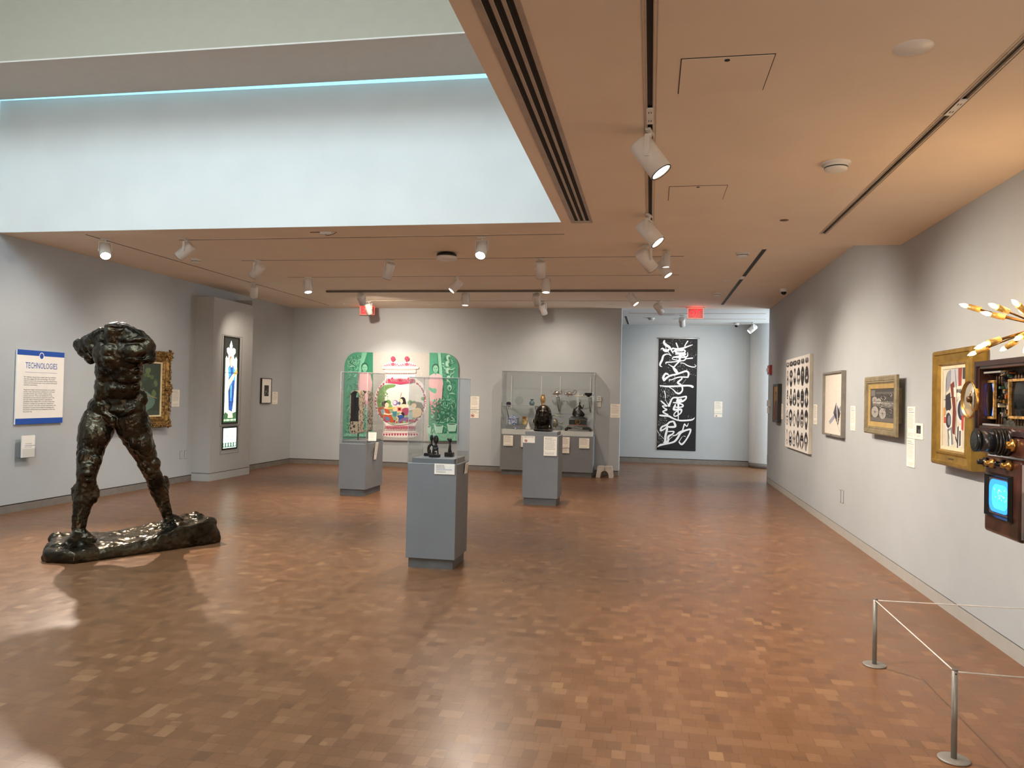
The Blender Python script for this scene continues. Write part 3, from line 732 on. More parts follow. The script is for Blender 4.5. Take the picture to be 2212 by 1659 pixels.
# chest, ribs, belly as shallow swellings
BU(231, 758, .10, .080, .034, .09); BU(280, 758, .125, .085, .038, .10); BU(230, 775, .09, .04, .026, .07); BU(282, 777, .11, .045, .03, .08)
BU(228, 735, .11, .030, .018, .06, ry_(8)); BU(282, 735, .12, .030, .018, .06, ry_(-8)); BU(254, 716, .10, .035, .02, .06)
for (x, y) in ((239, 799), (262, 799), (239, 819), (262, 820), (240, 840), (262, 840)): BU(x, y, .052, .040, .017, .06)
for (x, y) in ((217, 800), (215, 817), (218, 833), (288, 803), (288, 820), (286, 838)): BU(x, y, .055, .028, .014, .05, ry_(25 if x < 250 else -25))
BU(250, 868, .14, .075, .022, .10); BU(212, 858, .07, .08, .022, .07, ry_(15)); BU(296, 860, .07, .08, .022, .07, ry_(-15))
BU(228, 893, .10, .026, .020, .05, ry_(32)); BU(272, 893, .10, .026, .020, .05, ry_(-32)); BU(249, 886, .11, .035, .014, .06)
E(246, 908, 6.51, .032, .045, .045); E(244, 917, 6.51, .036, .04, .032)
E(225, 905, 6.80, .13, .10, .12); E(275, 905, 6.84, .13, .10, .12)
# legs
chain([(216, 905, 6.60, .155), (208, 930, 6.56, .158), (198, 962, 6.52, .128), (192, 998, 6.46, .104), (188, 1022, 6.42, .090), (187, 1036, 6.42, .080), (185, 1060, 6.44, .098), (178, 1092, 6.41, .083), (172, 1122, 6.37, .066), (170, 1146, 6.36, .058)])
BU(187, 1010, .06, .05, .028, .06); BU(187, 1022, .048, .04, .034, .05); BU(201, 996, .04, .06, .012, .06); BU(174, 990, .05, .09, .02, .06); BU(186, 1037, .042, .03, .018, .05)
E(200, 1066, 6.47, .055, .07, .10); E(168, 1064, 6.42, .05, .06, .10); BU(190, 945, .08, .14, .02, .08); BU(214, 940, .05, .11, .008, .08); BU(176, 1090, .018, .16, .014, .04)
chain([(285, 905, 6.66, .155), (290, 927, 6.69, .155), (302, 957, 6.76, .128), (315, 985, 6.82, .105), (324, 1012, 6.86, .088), (331, 1028, 6.90, .080), (343, 1056, 6.98, .086), (353, 1086, 7.03, .064), (361, 1112, 7.06, .050), (363, 1124, 7.07, .050)])
BU(319, 1018, .05, .045, .028, .05); BU(324, 1028, .04, .035, .026, .05); BU(310, 1002, .05, .06, .02, .06); BU(330, 1002, .035, .06, .008, .06)
E(354, 1046, 7.02, .05, .07, .09); E(334, 1056, 6.96, .04, .06, .09); BU(300, 955, .09, .15, .02, .08, ry_(-12)); BU(284, 950, .06, .11, .018, .08); BU(350, 1088, .018, .14, .012, .04)
# feet
def foot(an, heel, ball, toe_dir, s=1.0, sx=1):
    an, heel, ball = Vector(an), Vector(heel), Vector(ball); d = Vector(toe_dir).normalized(); sd = d.cross(Vector((0, 0, 1)))
    b.ell(heel, (.055*s, .06*s, .05*s)); b.cap(an, heel, .052*s, .05*s); b.cap(an-Vector((0, 0, .03)), ball+Vector((0, 0, .012)), .056*s, .034*s)
    for k, o in ((0, -.042), (1, 0), (2, .042)): b.cap(heel+sd*o*.5, ball+sd*o, .042*s, .030*s)
    for k in range(5):
        o = (-.062+.031*k)*s; l = (.070-.011*abs(k-(0 if sx > 0 else 4)))*s; r = (.0175 if k == (0 if sx > 0 else 4) else .0115)*s
        p0 = ball+sd*o; b.cap(p0, p0+d*l+Vector((0, 0, -.008)), r*1.1, r)
foot(S(170, 1148, 6.35), (-5.11, 6.37, .130), (-5.16, 6.15, .120), (-.25, -1, -.08), 1.08, 1)
foot(S(363, 1118, 7.08), (-4.73, 7.15, .215), (-4.75, 6.97, .190), (.05, -1, -.15), .95, -1); b.ell((-4.68, 7.05, .215), (.05, .06, .035))
blob('figure', b, bronze, st, voxel=.0072, smooth=4, disp=((.16, .010), (.06, .016), (.028, .010)))
# base: lofted rock slab
u_ = Vector((.49, .872, 0)); v_ = Vector((-.872, .49, 0)); B0 = Vector((-4.968, 6.006, 0))
stn = [(-.15, .22, .31, .085, .085, .085), (-.09, .13, .45, .105, .11, .11), (0, 0, .60, .112, .12, .13), (.1, 0, .77, .112, .125, .15), (.22, 0, .86, .11, .13, .15), (.42, 0, .74, .11, .13, .14), (.62, 0, .64, .12, .14, .15),
       (.82, 0, .57, .17, .165, .18), (1.0, 0, .53, .215, .195, .22), (1.2, 0, .50, .235, .23, .26), (1.33, 0.01, .47, .24, .25, .27), (1.42, .05, .44, .10, .13, .15)]
rs = MB(); vs = []
for (u, vf, vb, hf, hm, hb) in stn:
    for v, z in ((vf, 0), (vf-.0, hf*.5), (vf+.03, hf*.97), (vf+(vb-vf)*.3, hm*.98), (vf+(vb-vf)*.6, hm), (vb-.04, hb), (vb, hb*.5), (vb, 0)):
        p = B0+u_*u+v_*v; vs.append((p.x, p.y, z))
n = 8; k = len(stn)
fs = [(i*n+j, (i+1)*n+j, (i+1)*n+(j+1) % n, i*n+(j+1) % n) for i in range(k-1) for j in range(n)]
rs.add(vs, fs+[tuple(range(n)), tuple(reversed(range((k-1)*n, k*n)))])
for _ in range(34):
    u = random.uniform(.0, 1.3); vv = random.uniform(.1, .42); p = B0+u_*u+v_*vv
    z = .09+max(0, u-.6)*.16; rs.ell((p.x, p.y, z), (random.uniform(.05, .11), random.uniform(.04, .1), random.uniform(.02, .05)), rz_(60))
for u, v, z, r in ((.08, .28, .075, .09), (.16, .22, .08, .09), (.0, .34, .07, .09), (1.05, .18, .14, .11), (1.34, .12, .20, .07), (1.30, .28, .22, .07), (1.33, .40, .23, .06), (.12, .72, .11, .07)):
    p = B0+u_*u+v_*v; rs.ell((p.x, p.y, z), (r, r, r*.9))
o = blob('rocky_base', rs, bronze, st, voxel=.012, smooth=2, disp=((.2, .02), (.07, .022), (.03, .008)))
for v in o.data.vertices: v.co.z = max(v.co.z, 0.001)
# ---------------------------------------------------------------- bronze head
hd = MB(); YH = 11.22
k2 = .00683
def HE(px, py, dy, rx, ry, rz, rot=None): hd.ell(onY(px, py, YH+dy), (rx, ry, rz), rot, n=18, m=12)
HE(1174, 894, .03, .118, .14, .135); HE(1172.5, 902, -.03, .088, .115, .13); HE(1172, 907, -.05, .066, .10, .085)
hd.cyl(onY(1173, 932.5, YH), onY(1173, 908, YH), .085, .08, 20)
for sx in (-1, 1):
    HE(1174+sx*15.2, 912, .03, .032, .09, .145); HE(1174+sx*16, 904, .0, .022, .035, .05); HE(1174+sx*14, 925, .0, .045, .10, .06)
    HE(1172.5+sx*6.4, 888.6, -.118, .036, .020, .012, ry_(sx*8)); HE(1172.5+sx*6.6, 892.3, -.108, .020, .015, .009)
    HE(1172+sx*7.6, 897.5, -.085, .03, .04, .03)
hd.box(-1.54-.128, -1.54+.128, YH-.13, YH+.13, 1.066, 1.09); HE(1174, 927.5, 0, .125, .13, .03)
hd.cap(onY(1171.8, 890, YH-.130), onY(1171.4, 899, YH-.172), .009, .014); HE(1171.4, 900.2, -.155, .021, .02, .010)
HE(1171.2, 904.0, -.146, .026, .016, .006); HE(1171.2, 906.2, -.143, .023, .016, .007); HE(1171.6, 910.8, -.135, .024, .025, .018)
for i in range(16):
    a = PI*i/15; HE(1174-14.8*math.cos(a), 893-15.0*math.sin(a), -.03+.03*math.sin(a), .016, .03, .014)
blob('portrait_bust', hd, bronze_d, voxel=.0055, smooth=1, disp=((.05, .006), (.02, .002)))
tag(bpy.data.objects['portrait_bust'], 'dark bronze bust head with long straight hair standing on the right grey pedestal', 'bust')

o = bpy.data.objects['portrait_bust']
for v in o.data.vertices: v.co.z = max(v.co.z, 1.0575-o.location.z)
# ================================================================= WALL-HUNG THINGS
paint_m = vmat('painted_surface', .6); print_m = vmat('printed_paper', .7); glassart_m = vmat('backlit_glass', .25, emit=1.5)
blue_m = mat('sign_blue', '1d4ea3', .5, var=.02); card_m = mat('sign_white', 'ece8df', .6, var=.01); ink_m = mat('ink_navy', '2a3766', .6, var=0); inkk = mat('ink_dark', '33333a', .6, var=0)
def wall_fn(side, plane):
    return {'L': lambda x, y: onX(x, y, plane), 'R': lambda x, y: onX(x, y, plane), 'B': lambda x, y: onY(x, y, plane)}[side]
RZ = {'L': PI/2, 'R': -PI/2, 'B': 0.0}
def hang(side, plane, tl, tr, bl, br):
    """axis aligned rectangle on the wall from four pixels: base point, width, height"""
    f = wall_fn(side, plane); P = [f(*q) for q in (tl, tr, bl, br)]
    h = lambda p: p.x if side == 'B' else p.y
    a = (h(P[0])+h(P[2]))/2; b = (h(P[1])+h(P[3]))/2; z1 = (P[0].z+P[1].z)/2; z0 = (P[2].z+P[3].z)/2; c = (a+b)/2
    loc = Vector((c, plane, z0)) if side == 'B' else Vector((plane, c, z0))
    return loc, abs(b-a), z1-z0
def lmap(side, plane, loc, sx, ox, oy):
    """crop pixel -> local (x, z)"""
    f = wall_fn(side, plane)
    def g(cx, cy):
        p = f(ox+cx/sx, oy+cy/sx)
        u = p.x-loc.x if side == 'B' else (p.y-loc.y if side == 'L' else loc.y-p.y)
        return (u, p.z-loc.z)
    return g
def label_card(name, label, side, wallp, tl, br, kind='text', thick=.006, cat='wall label', stand=0.0, group=None):
    pl = wallp+(thick+stand)*(1 if side == 'L' else -1)
    loc, w, h = hang(side, pl, tl, (br[0], tl[1]), (tl[0], br[1]), br)
    a = Art(y=0.0); a.box(-w/2, w/2, 0, thick, 0, h, 'efe9da'); a.y = -.0002
    dk = '77736c'; x0, x1 = -w/2+w*.09, w/2-w*.09
    if kind == 'text':
        a.lines(x0, x0+(x1-x0)*.8, h*.93, 2, -h*.045, h*.018, dk)
        a.rect(x0, h*.815, x1, h*.83, '4a5a86'); a.lines(x0, x1, h*.76, 11, -h*.043, h*.014, '9a958b'); a.lines(x0, x1, h*.16, 3, -h*.04, h*.013, 'a39e94')
    elif kind == 'short':
        a.lines(x0, x0+(x1-x0)*.6, h*.84, 3, -h*.13, h*.06, dk); a.rect(x0, h*.42, x1*.9, h*.46, '2c4fa0'); a.lines(x0, x0+(x1-x0)*.7, h*.3, 2, -h*.12, h*.045, '8a857c')
    elif kind == 'touch':
        r = min(w, h)*.2; cx = -w*.24; cz = h*.3
        a.ell(cx, cz, r*.62, r*.5, '3a3a3a'); a.ring(cx, cz, r, r, r*.28, 'b4342f'); a.stroke([(cx-r*.7, cz+r*.7), (cx+r*.7, cz-r*.7)], r*.26, 'b4342f', caps=False)
    o = a.build(name, print_m, None, loc, RZ[side]); tag(o, label, cat, group)
    if kind == 'touch':
        add_text(o, 'lettering', 'PLEASE DO\nNOT TOUCH' if h > w*.8 else 'PLEASE DO NOT TOUCH', mat('ink_brown', '5a4a42', .6, var=0), x0, x1, h*.93, h*(.6 if h > w*.8 else .74), -.0006)
    return o
# ---- section text panel
loc, w, h = hang('L', XL+.03, (37.4, 754.3), (139.2, 762), (33, 917), (134.6, 913.5))
t = thing('section_panel', 'white and blue wall panel headed TECHNOLOGIES beside the bronze statue', 'sign', loc, RZ['L'])
MB().box(-w/2, w/2, 0, .018, 0, h).build('board', card_m, t); MB().box(-w/2+.04, w/2-.04, .018, .03, .04, h-.04).build('spacer', mat('spacer_grey', '6a6a6a'), t)
MB().box(-w/2, w/2, -.001, 0, h*.929, h).build('top_band', blue_m, t); MB().box(-w/2, w/2, -.001, 0, 0, h*.078).build('bottom_band', blue_m, t)
a = Art(y=-.0012); cx = .0; cz = h*.929
a.ell(cx, cz, .040, .046, 'ece8df', 30); a.ell(cx, cz, .033, .039, '1d4ea3', 30); a.ell(cx, cz, .026, .032, '1d4ea3', 30)
a.ring(cx, cz, .034, .040, .007, 'f2efe8'); a.build('ring_emblem', print_m, t)
tx0, tx1 = -w*.33, w*.345
add_text(t, 'heading', 'TECHNOLOGIES', blue_m, tx0, tx1, h*.835, h*.755, -.001)
MB().box(tx0, tx1, -.001, 0, h*.700, h*.703).build('rule', blue_m, t)
B1 = "For millennia, humans have created tools that transform\nhow they engage with their surroundings. This section\nexplores some of the innovations that have shaped human\nculture and development and, in turn, transformed natural\nand built environments."
B2 = "People have always used natural materials such as plants,\nanimals, metal, sand and clay to develop new techniques\nto produce bronze, glass, textiles, basketry, plastic,\nceramics and more. These new materials led to the\ndevelopment of tools that have shaped the world. They\nhave also aided in human expression, expanding the\npossibilities of art making. Here, we explore these many\ninventions, including the ways electricity changed how\nhumans encounter each other and their environment, how\ninnovations in transportation shaped the landscape and\nhow human communication has continued to evolve into\nthe present day."
add_text(t, 'paragraph', B1, inkk, -w*.355, w*.35, h*.648, h*.522, -.001); add_text(t, 'paragraph', B2, inkk, -w*.355, w*.34, h*.475, h*.155, -.001)
# ---- brochure holder
p = onX(45, 998, XL); t = thing('brochure_holder', 'clear wall-mounted brochure holder under the TECHNOLOGIES panel', 'brochure holder', (XL, p.y, p.z), RZ['L'])
MB().box(-.10, .08, -.004, 0, 0, .28).build('back_plate', acr, t)
hb = MB(); hb.box(-.085, .125, -.10, -.097, .06, .17).box(-.085, .125, -.10, -.004, .055, .06); hb.build('pocket', acr, t)
for k, (yy, lb) in enumerate(((-.090, 'front white brochure in the clear wall holder'), (-.080, 'white brochure behind the front one in the wall holder'))):
    o = tag(MB().box(-.08, .12, -.003, .003, 0, .27).build('brochure', card_m), lb, 'brochure', 'brochures in the wall holder')
    o.location = Vector((XL-yy, p.y+.01, p.z+.062)); o.rotation_euler = (0, 0, PI/2)
    if k == 0:
        add_text(o, 'title', 'Technologies', inkk, -.05, .05, .175, .158, -.0034); MB().box(-.06, .10, -.0036, -.003, .140, .145).build('blue_rule', blue_m, o); add_text(o, 'subtitle', 'Large Print Labels', inkk, -.06, .05, .130, .115, -.0034)
for o in [x for x in bpy.data.objects if x.name.startswith('brochure') and x.parent is None and x.type == 'MESH']:
    o.data.transform(Matrix.Translation(Vector((0, 0, 0))))
# ---- ornate gilt frame behind the statue
gold_m = mat('gilt_antique', '9a7a45', .42, metal=.55, var=.25, scale=22, bump=.6, bscale=50, lo='4e3819')
loc, w, h = hang('L', XL+.09, (236, 750), (368.7, 758.7), (233, 927), (363, 925.5))
t = thing('framed_painting', 'dark green landscape painting in a heavy carved gilt frame behind the bronze statue', 'painting', loc, RZ['L'])
bw = .20
MB().frame(w, h, [(0, -.08), (0, 0.0), (.03, .025), (.07, .03), (.10, 0), (.14, .012), (.17, -.01), (.175, -.03)], cz=h/2).build('frame', gold_m, t)
MB().frame(w-.35, h-.35, [(0, -.03), (.0, -.012), (.022, -.015), (.024, -.04)], cz=h/2).build('liner', mat('liner_cream', 'd9c79c', .5), t)
orn = MB()
def lump(x, z, s): orn.ell((x, -.022-random.random()*.02, z), (s*random.uniform(.7, 1.3), s*.8, s*random.uniform(.7, 1.3)), ry_(random.uniform(0, 180)), n=8, m=6)
for sx in (-1, 1):
    zz = 0.0
    while zz < h: lump(sx*(w/2-.045)+random.uniform(-.01, .01), zz, .014); lump(sx*(w/2-.02)+random.uniform(-.01, .01), zz+.01, .012); zz += .024
for sz in (0, 1):
    xx = -w/2
    while xx < w/2: lump(xx, (h-.045 if sz else .045)+random.uniform(-.01, .01), .014); lump(xx, (h-.02 if sz else .02), .012); xx += .024
for (ox, oz) in ((-1, 0), (1, 0), (-1, 1), (1, 1), (1, .5), (-1, .5), (0, 0), (0, 1)):
    for k in range(14):
        an = k/14*2*PI; r = random.uniform(.03, .085); lump(ox*(w/2-.055)+r*math.cos(an), oz*(h-.11)+.055+r*math.sin(an), .02)
orn.build('carved_ornament', gold_m, t, recalc=False)
a = Art(y=.028); iw, ih = w-.39, h-.39; z0 = .195
a.rect(-iw/2, z0, iw/2, z0+ih, '2f3d2c')
for _ in range(46):
    x = random.uniform(-iw/2+.09, iw/2-.09); z = z0+random.uniform(.42, .94)*ih; r = random.uniform(.03, .085)
    a.poly([(x+r*math.cos(k*PI/4)*random.uniform(.6, 1), z+r*.8*math.sin(k*PI/4)*random.uniform(.6, 1)) for k in range(8)], random.choice(['41532f', '4d6236', '2b3826', '5b6e44', '364a34']), 2)
a.poly([(-iw*.49, z0+.08*ih), (iw*.2, z0+.1*ih), (iw*.38, z0+.3*ih), (iw*.05, z0+.5*ih), (-iw*.49, z0+.56*ih)], '587468', 3)
a.poly([(-iw*.45, z0+.12*ih), (iw*.05, z0+.16*ih), (iw*.12, z0+.34*ih), (-iw*.2, z0+.42*ih), (-iw*.45, z0+.4*ih)], '6d8a7c', 3)
a.rect(-iw/2, z0, iw/2, z0+.09*ih, '3c4636'); a.stroke([(-iw*.1, z0+.62*ih), (iw*.14, z0+.42*ih), (iw*.42, z0+.33*ih)], .012, '9a8358')
a.dots(60, -iw*.2, z0+.42*ih, iw*.1, z0+.55*ih, .002, .007, 'd8d6b8'); a.build('canvas', paint_m, t)
label_card('wall_label', 'small white label right of the gilt framed painting on the left wall', 'L', XL, (372, 841.8), (387.7, 878.3))
def outlet(label, side, wallp, tl, br):
    pl = wallp+(.003)*(1 if side == 'L' else -1); loc, w, h = hang(side, pl, tl, (br[0], tl[1]), (tl[0], br[1]), br)
    t = thing('outlet_plate', label, 'outlet plate', loc, RZ[side])
    MB().box(-w/2, w/2, .0, .0025, 0, h).build('gap', mat('gap_grey', '5b5a57'), t); g = .004
    MB().box(-w/2+g, w/2-g, -.0015, .001, g, h-g).build('cover', wall_m, t)
outlet('flush wall plate, left one of the pair beside the stained glass casing', 'L', XL, (388.3, 974), (394, 991.5))
outlet('flush wall plate, right one of the pair beside the stained glass casing', 'L', XL, (398.2, 973), (404.2, 991))
outlet('flush wall plate, farther one of the pair low on the right wall', 'R', XR, (1812.5, 1058), (1816.3, 1085))
outlet('flush wall plate, nearer one of the pair low on the right wall', 'R', XR, (1817.5, 1059), (1822, 1087))
outlet('flush wall plate low at the far end of the right wall', 'R', XR, (1656.5, 984), (1660, 1000))
# ---- casing with two stained glass panels
case_m = mat('casing_grey', 'a9a9a6', .7, var=.012)
XC = -7.34; t = thing('light_casing', 'tall grey casing projecting from the left wall that holds the stained glass', 'display casing', ((XL+XC)/2, 12.63, 0))
def gx(cx, cy): return onX(470+cx/5.925, 710+cy/5.925, XC)
ya, yb = gx(60, 72).y, gx(285, 90).y; za, zb = gx(38, 1582).z, gx(60, 72).z
body = MB(); y0, y1 = 11.96, 13.28
body.box(XL, XC, y0, y1, .135, 3.14).build('casing', case_m, t, world=True)
MB().box(XL, XC-.004, y0+.004, y1-.004, .125, .135).build('shadow_gap', groove_m, t, world=True); MB().box(XL, XC, y0, y1, 0, .125).build('plinth', case_m, t, world=True)
fr = MB(); g = .006
for (c0, c1) in (((60, 72), (285, 1238)), ((40, 1238), (262, 1582))):
    A_ = gx(*c0); B_ = gx(*c1); ym0, ym1, zm0, zm1 = A_.y, B_.y, B_.z, A_.z
    fr.box(XC, XC+.003, ym0, ym1, zm1-g, zm1).box(XC, XC+.003, ym0, ym1, zm0, zm0+g).box(XC, XC+.003, ym0, ym0+g, zm0, zm1).box(XC, XC+.003, ym1-g, ym1, zm0, zm1)
fr.build('recess_edge', mat('edge_grey', '6d6c69'), t, world=True)
tag(MB().box(XL, XL+.30, 13.30, 13.35, 0, 3.25).build('trim_7', case_m), kind='structure')
PLG = XC+.004
def sg_thing(label, q):
    P = [onX(470+x/5.925, 710+y/5.925, PLG) for x, y in q]; ya = (P[0].y+P[2].y)/2; yb = (P[1].y+P[3].y)/2; z1 = (P[0].z+P[1].z)/2; z0 = (P[2].z+P[3].z)/2
    loc = Vector((PLG, (ya+yb)/2, z0)); t = thing('stained_glass_panel', label, 'stained glass', loc, PI/2); w, h = yb-ya, z1-z0
    return t, w, h
t, w, h = sg_thing('tall backlit stained glass panel with a standing figure in blue robes', ((78, 90), (278, 115), (57, 1225), (262, 1212)))
MB().frame(w, h, [(0, -.003), (0, .006), (.03, .006), (.03, -.003)], cz=h/2).build('frame', mat('lead_black', '14130f', .5), t)
a = Art(y=0.002); X = lambda u: (u-.5)*w; Z = lambda v: (1-v)*h
def sp(pts): return [(X(u), Z(v)) for u, v in pts]
a.rect(X(.02), Z(.99), X(.98), Z(.01), '12140f')
lt = 'dcefe4'
a.poly(sp([(.13, .975), (.13, .26), (.2, .225), (.28, .26), (.32, .215), (.22, .18), (.2, .14), (.32, .125), (.4, .15), (.38, .10), (.47, .045), (.55, .10), (.54, .15), (.62, .125), (.75, .14), (.76, .18), (.64, .215), (.7, .26), (.8, .225), (.88, .26), (.88, .975)]), lt)
for _ in range(60):
    u, v = random.uniform(.16, .85), random.uniform(.24, .85); s_ = random.uniform(.02, .05); a.stroke(sp([(u-s_, v), (u, v+s_*.25), (u+s_, v)]), .004, random.choice(['9fc4ae', '7ba58c', 'b8d6c4']), sm=0, caps=False)
for s_ in (.13, .87): a.stroke(sp([(s_, .26), (s_, .97)]), .012, '2b3f33', sm=0)
a.poly(sp([(.10, .9), (.2, .86), (.45, .9), (.6, .88), (.88, .86), (.9, .98), (.10, .98)]), '2d4a30')
for k in range(9): a.ell(X(.16+.085*k), Z(.955), .018, .02, ['b9d8ae', '7aa878', 'dfeedd'][k % 3], 8)
a.poly(sp([(.42, .80), (.60, .80), (.68, .93), (.36, .93)]), 'd9c99a')
a.poly(sp([(.30, .36), (.42, .33), (.62, .33), (.78, .40), (.74, .56), (.70, .74), (.62, .86), (.40, .84), (.34, .6), (.36, .46)]), '15407e')
a.poly(sp([(.30, .36), (.44, .345), (.50, .44), (.38, .47)]), '2f7fb8'); a.poly(sp([(.62, .34), (.76, .38), (.78, .50), (.64, .50)]), '2f86c8')
for pts, c in (([(.46, .50), (.60, .50), (.58, .74), (.48, .74)], '2468ad'), ([(.40, .6), (.46, .6), (.46, .8), (.41, .8)], '0c2350'), ([(.60, .55), (.68, .53), (.62, .8), (.58, .8)], '0e2a60'), ([(.50, .56), (.545, .56), (.54, .70), (.51, .70)], '58a5dd')): a.poly(sp(pts), c)
a.poly(sp([(.36, .50), (.60, .43), (.72, .43), (.70, .47), (.44, .56), (.30, .66), (.26, .66)]), 'd9b98c'); a.poly(sp([(.66, .42), (.88, .35), (.90, .42), (.72, .45)]), 'b08a4a')
a.ell(X(.45), Z(.275), .036, .085, '8a4a26'); a.ell(X(.47), Z(.285), .026, .062, 'e8b98c'); a.poly(sp([(.46, .31), (.56, .31), (.58, .35), (.46, .35)]), 'e0b083')
for v in (.415, .62, .75): a.stroke(sp([(.12, v), (.88, v)]), .010 if v < .5 else .004, '151a16', sm=0, caps=False)
a.build('glass', glassart_m, t)
t, w, h = sg_thing('small square backlit stained glass panel below the tall one', ((62, 1250), (253, 1250), (50, 1560), (252, 1532)))
MB().frame(w, h, [(0, -.003), (0, .006), (.03, .006), (.03, -.003)], cz=h/2).build('frame', mat('lead_black', '14130f', .5), t)
a = Art(y=.002); X = lambda u: (u-.5)*w; Z = lambda v: (1-v)*h
a.rect(X(.03), Z(.97), X(.97), Z(.03), 'd6ebe0'); a.rect(X(.08), Z(.9), X(.92), Z(.70), '2e5640')
for k in range(5): a.ell(X(.16+.17*k), Z(.79), .022, .035, 'e8f3ea', 10); a.stroke([(X(.1+.17*k), Z(.66)), (X(.18+.17*k), Z(.42))], .004, '8fb5a0', sm=0); a.stroke([(X(.18+.17*k), Z(.66)), (X(.1+.17*k), Z(.42))], .004, '8fb5a0', sm=0)
a.rect(X(.28), Z(.43), X(.74), Z(.2), '5d7f6a'); a.rect(X(.31), Z(.41), X(.71), Z(.22), 'eef5df')
for v in (.12, .15, .66): a.rect(X(.05), Z(v+.008), X(.95), Z(v), '54705c')
for u in (.06, .93): a.rect(X(u), Z(.97), X(u+.02), Z(.03), '2e4a38')
a.build('glass', glassart_m, t)
# ---- small framed print at the far end of the left wall
loc, w, h = hang('L', XL+.035, (565.5, 816.9), (587.5, 817.3), (564.8, 872.4), (585.6, 870.6))
t = thing('framed_print', 'small dark print with wide white mat in a thin black frame, far left wall', 'framed print', loc, RZ['L'])
MB().frame(w, h, [(0, -.035), (0, .003), (.012, .003), (.014, -.006)], cz=h/2).build('frame', mat('frame_black', '1d1c1b', .4), t)
a = Art(y=.004); a.rect(-w/2+.01, .01, w/2-.01, h-.01, 'e9e6df'); a.rect(-w*.22, h*.29, w*.23, h*.72, '16171a')
for _ in range(22): x, z = random.uniform(-.18, .18)*w, random.uniform(.33, .68)*h; a.stroke([(x, z), (x+random.uniform(-.03, .03), z+random.uniform(-.04, .04)), (x+random.uniform(-.03, .03), z+random.uniform(-.04, .04))], .005, random.choice(['8d9090', 'c3c5c2', '5a5c5e']))
a.build('print', print_m, t)
label_card('wall_label', 'small white label right of the little print at the far left wall', 'L', XL, (589, 846.4), (599.7, 873))
# ---- large shaped painting on the back wall
PP = YB-.045
locp = Vector((onY(866, 850, PP).x, PP, onY(866, 948, PP).z))
mp = lmap('B', PP, locp, 4.608, 700, 740)
t = thing('shaped_painting', 'large painting of a red and white jar between two green panels with pink figures', 'painting', locp)
def slab(name, pts):
    P = [mp(*q) for q in pts]; mb = MB(); mb.prism([(p[0], p[1]) for p in P], 0.0005, .043); o = mb.build(name, mat('canvas_side', 'a8a294'), t); return o
lp = [(205, 235), (210, 195), (222, 165), (240, 138), (262, 118), (290, 103), (325, 96), (488, 97), (486, 968), (188, 960)]
rp = [(1050, 101), (1200, 105), (1240, 112), (1280, 132), (1308, 160), (1328, 195), (1338, 240), (1327, 985), (1040, 981)]
cp = [(488, 97), (1050, 101), (1040, 981), (486, 968)]
def foliage(a, x0, x1, y0, y1, n, cols, r0=8, r1=30):
    for _ in range(n):
        x, y = random.uniform(x0, x1), random.uniform(y0, y1); r = random.uniform(r0, r1); an = random.random()*PI
        dx, dy = math.cos(an)*r, math.sin(an)*r
        x = max(x0+abs(dx)+4, min(x1-abs(dx)-4, x)); y = max(y0+abs(dy)*.6, min(y1-abs(dy)-8, y))
        a.stroke([(x-dx, y-dy), (x+dy*.3, y-dx*.3), (x+dx, y+dy)], [r*.12, r*.34, r*.10], random.choice(cols), sm=3, caps=False)
def girl(a, x, y, s, body=True):
    """standing figure: long hair, face, pink tunic and trousers"""
    a.ell(x, y, 36*s, 46*s, '1c5a48', 20); a.ell(x, y+8*s, 27*s, 37*s, '7fbf9f', 20); a.poly([(x-12*s, y+38*s), (x+12*s, y+38*s), (x+14*s, y+62*s), (x-14*s, y+62*s)], '5fa588')
    for k in (-1, 1): a.stroke([(x+k*17*s, y+1*s), (x+k*11*s, y-2*s), (x+k*5*s, y+1*s)], 3*s, '1f5e4b', sm=2); a.ell(x+k*11*s, y+5*s, 4*s, 2.4*s, '174a3b', 8)
    a.stroke([(x, y+6*s), (x-3*s, y+19*s), (x+2*s, y+20*s)], 2*s, '2f7a60', sm=2); a.stroke([(x-7*s, y+29*s), (x, y+27*s), (x+7*s, y+29*s)], 4*s, '2a6e57', sm=2)
    if body:
        a.poly([(x-14*s, y+52*s), (x-58*s, y+74*s), (x-66*s, y+150*s), (x-58*s, y+330*s), (x+60*s, y+335*s), (x+74*s, y+150*s), (x+58*s, y+74*s), (x+16*s, y+50*s), (x, y+68*s)], 'e3b4b8')
        a.poly([(x-58*s, y+330*s), (x+4*s, y+332*s), (x+2*s, y+430*s), (x-40*s, y+460*s)], 'd9929f', 0); a.poly([(x+8*s, y+332*s), (x+60*s, y+335*s), (x+50*s, y+430*s), (x+20*s, y+440*s)], 'd9929f', 0)
        for k in range(6): a.stroke([(x-48*s+18*k*s, y+345*s), (x-44*s+15*k*s, y+425*s)], 3*s, 'b96a7c', sm=0)
        a.stroke([(x-2*s, y+66*s), (x+4*s, y+330*s)], 2*s, 'c9949c', sm=0)
slab('left_canvas_stretcher', lp); a = Art(mp, y=0); a.poly(lp, '4f9f80')
G = ['2f7f62', '68b596', '3e8f70', '8fcdb2', '1f6a50', '57a585', 'a8dcc4']
foliage(a, 225, 470, 130, 930, 330, G, 8, 34); a.poly([(380, 100), (430, 100), (380, 300), (345, 300)], '79bd9f'); a.poly([(432, 99), (486, 99), (486, 480), (340, 470), (366, 300)], '2a7f60')
foliage(a, 235, 330, 140, 300, 60, ['a6dcc2', '1b5f48', '7cc4a4'], 6, 16)
girl(a, 408, 245, 1.0); a.stroke([(352, 320), (335, 460)], 5, 'b96a7c', sm=0); foliage(a, 210, 470, 620, 940, 150, G, 8, 24); a.rect(200, 905, 480, 935, '6fb899')
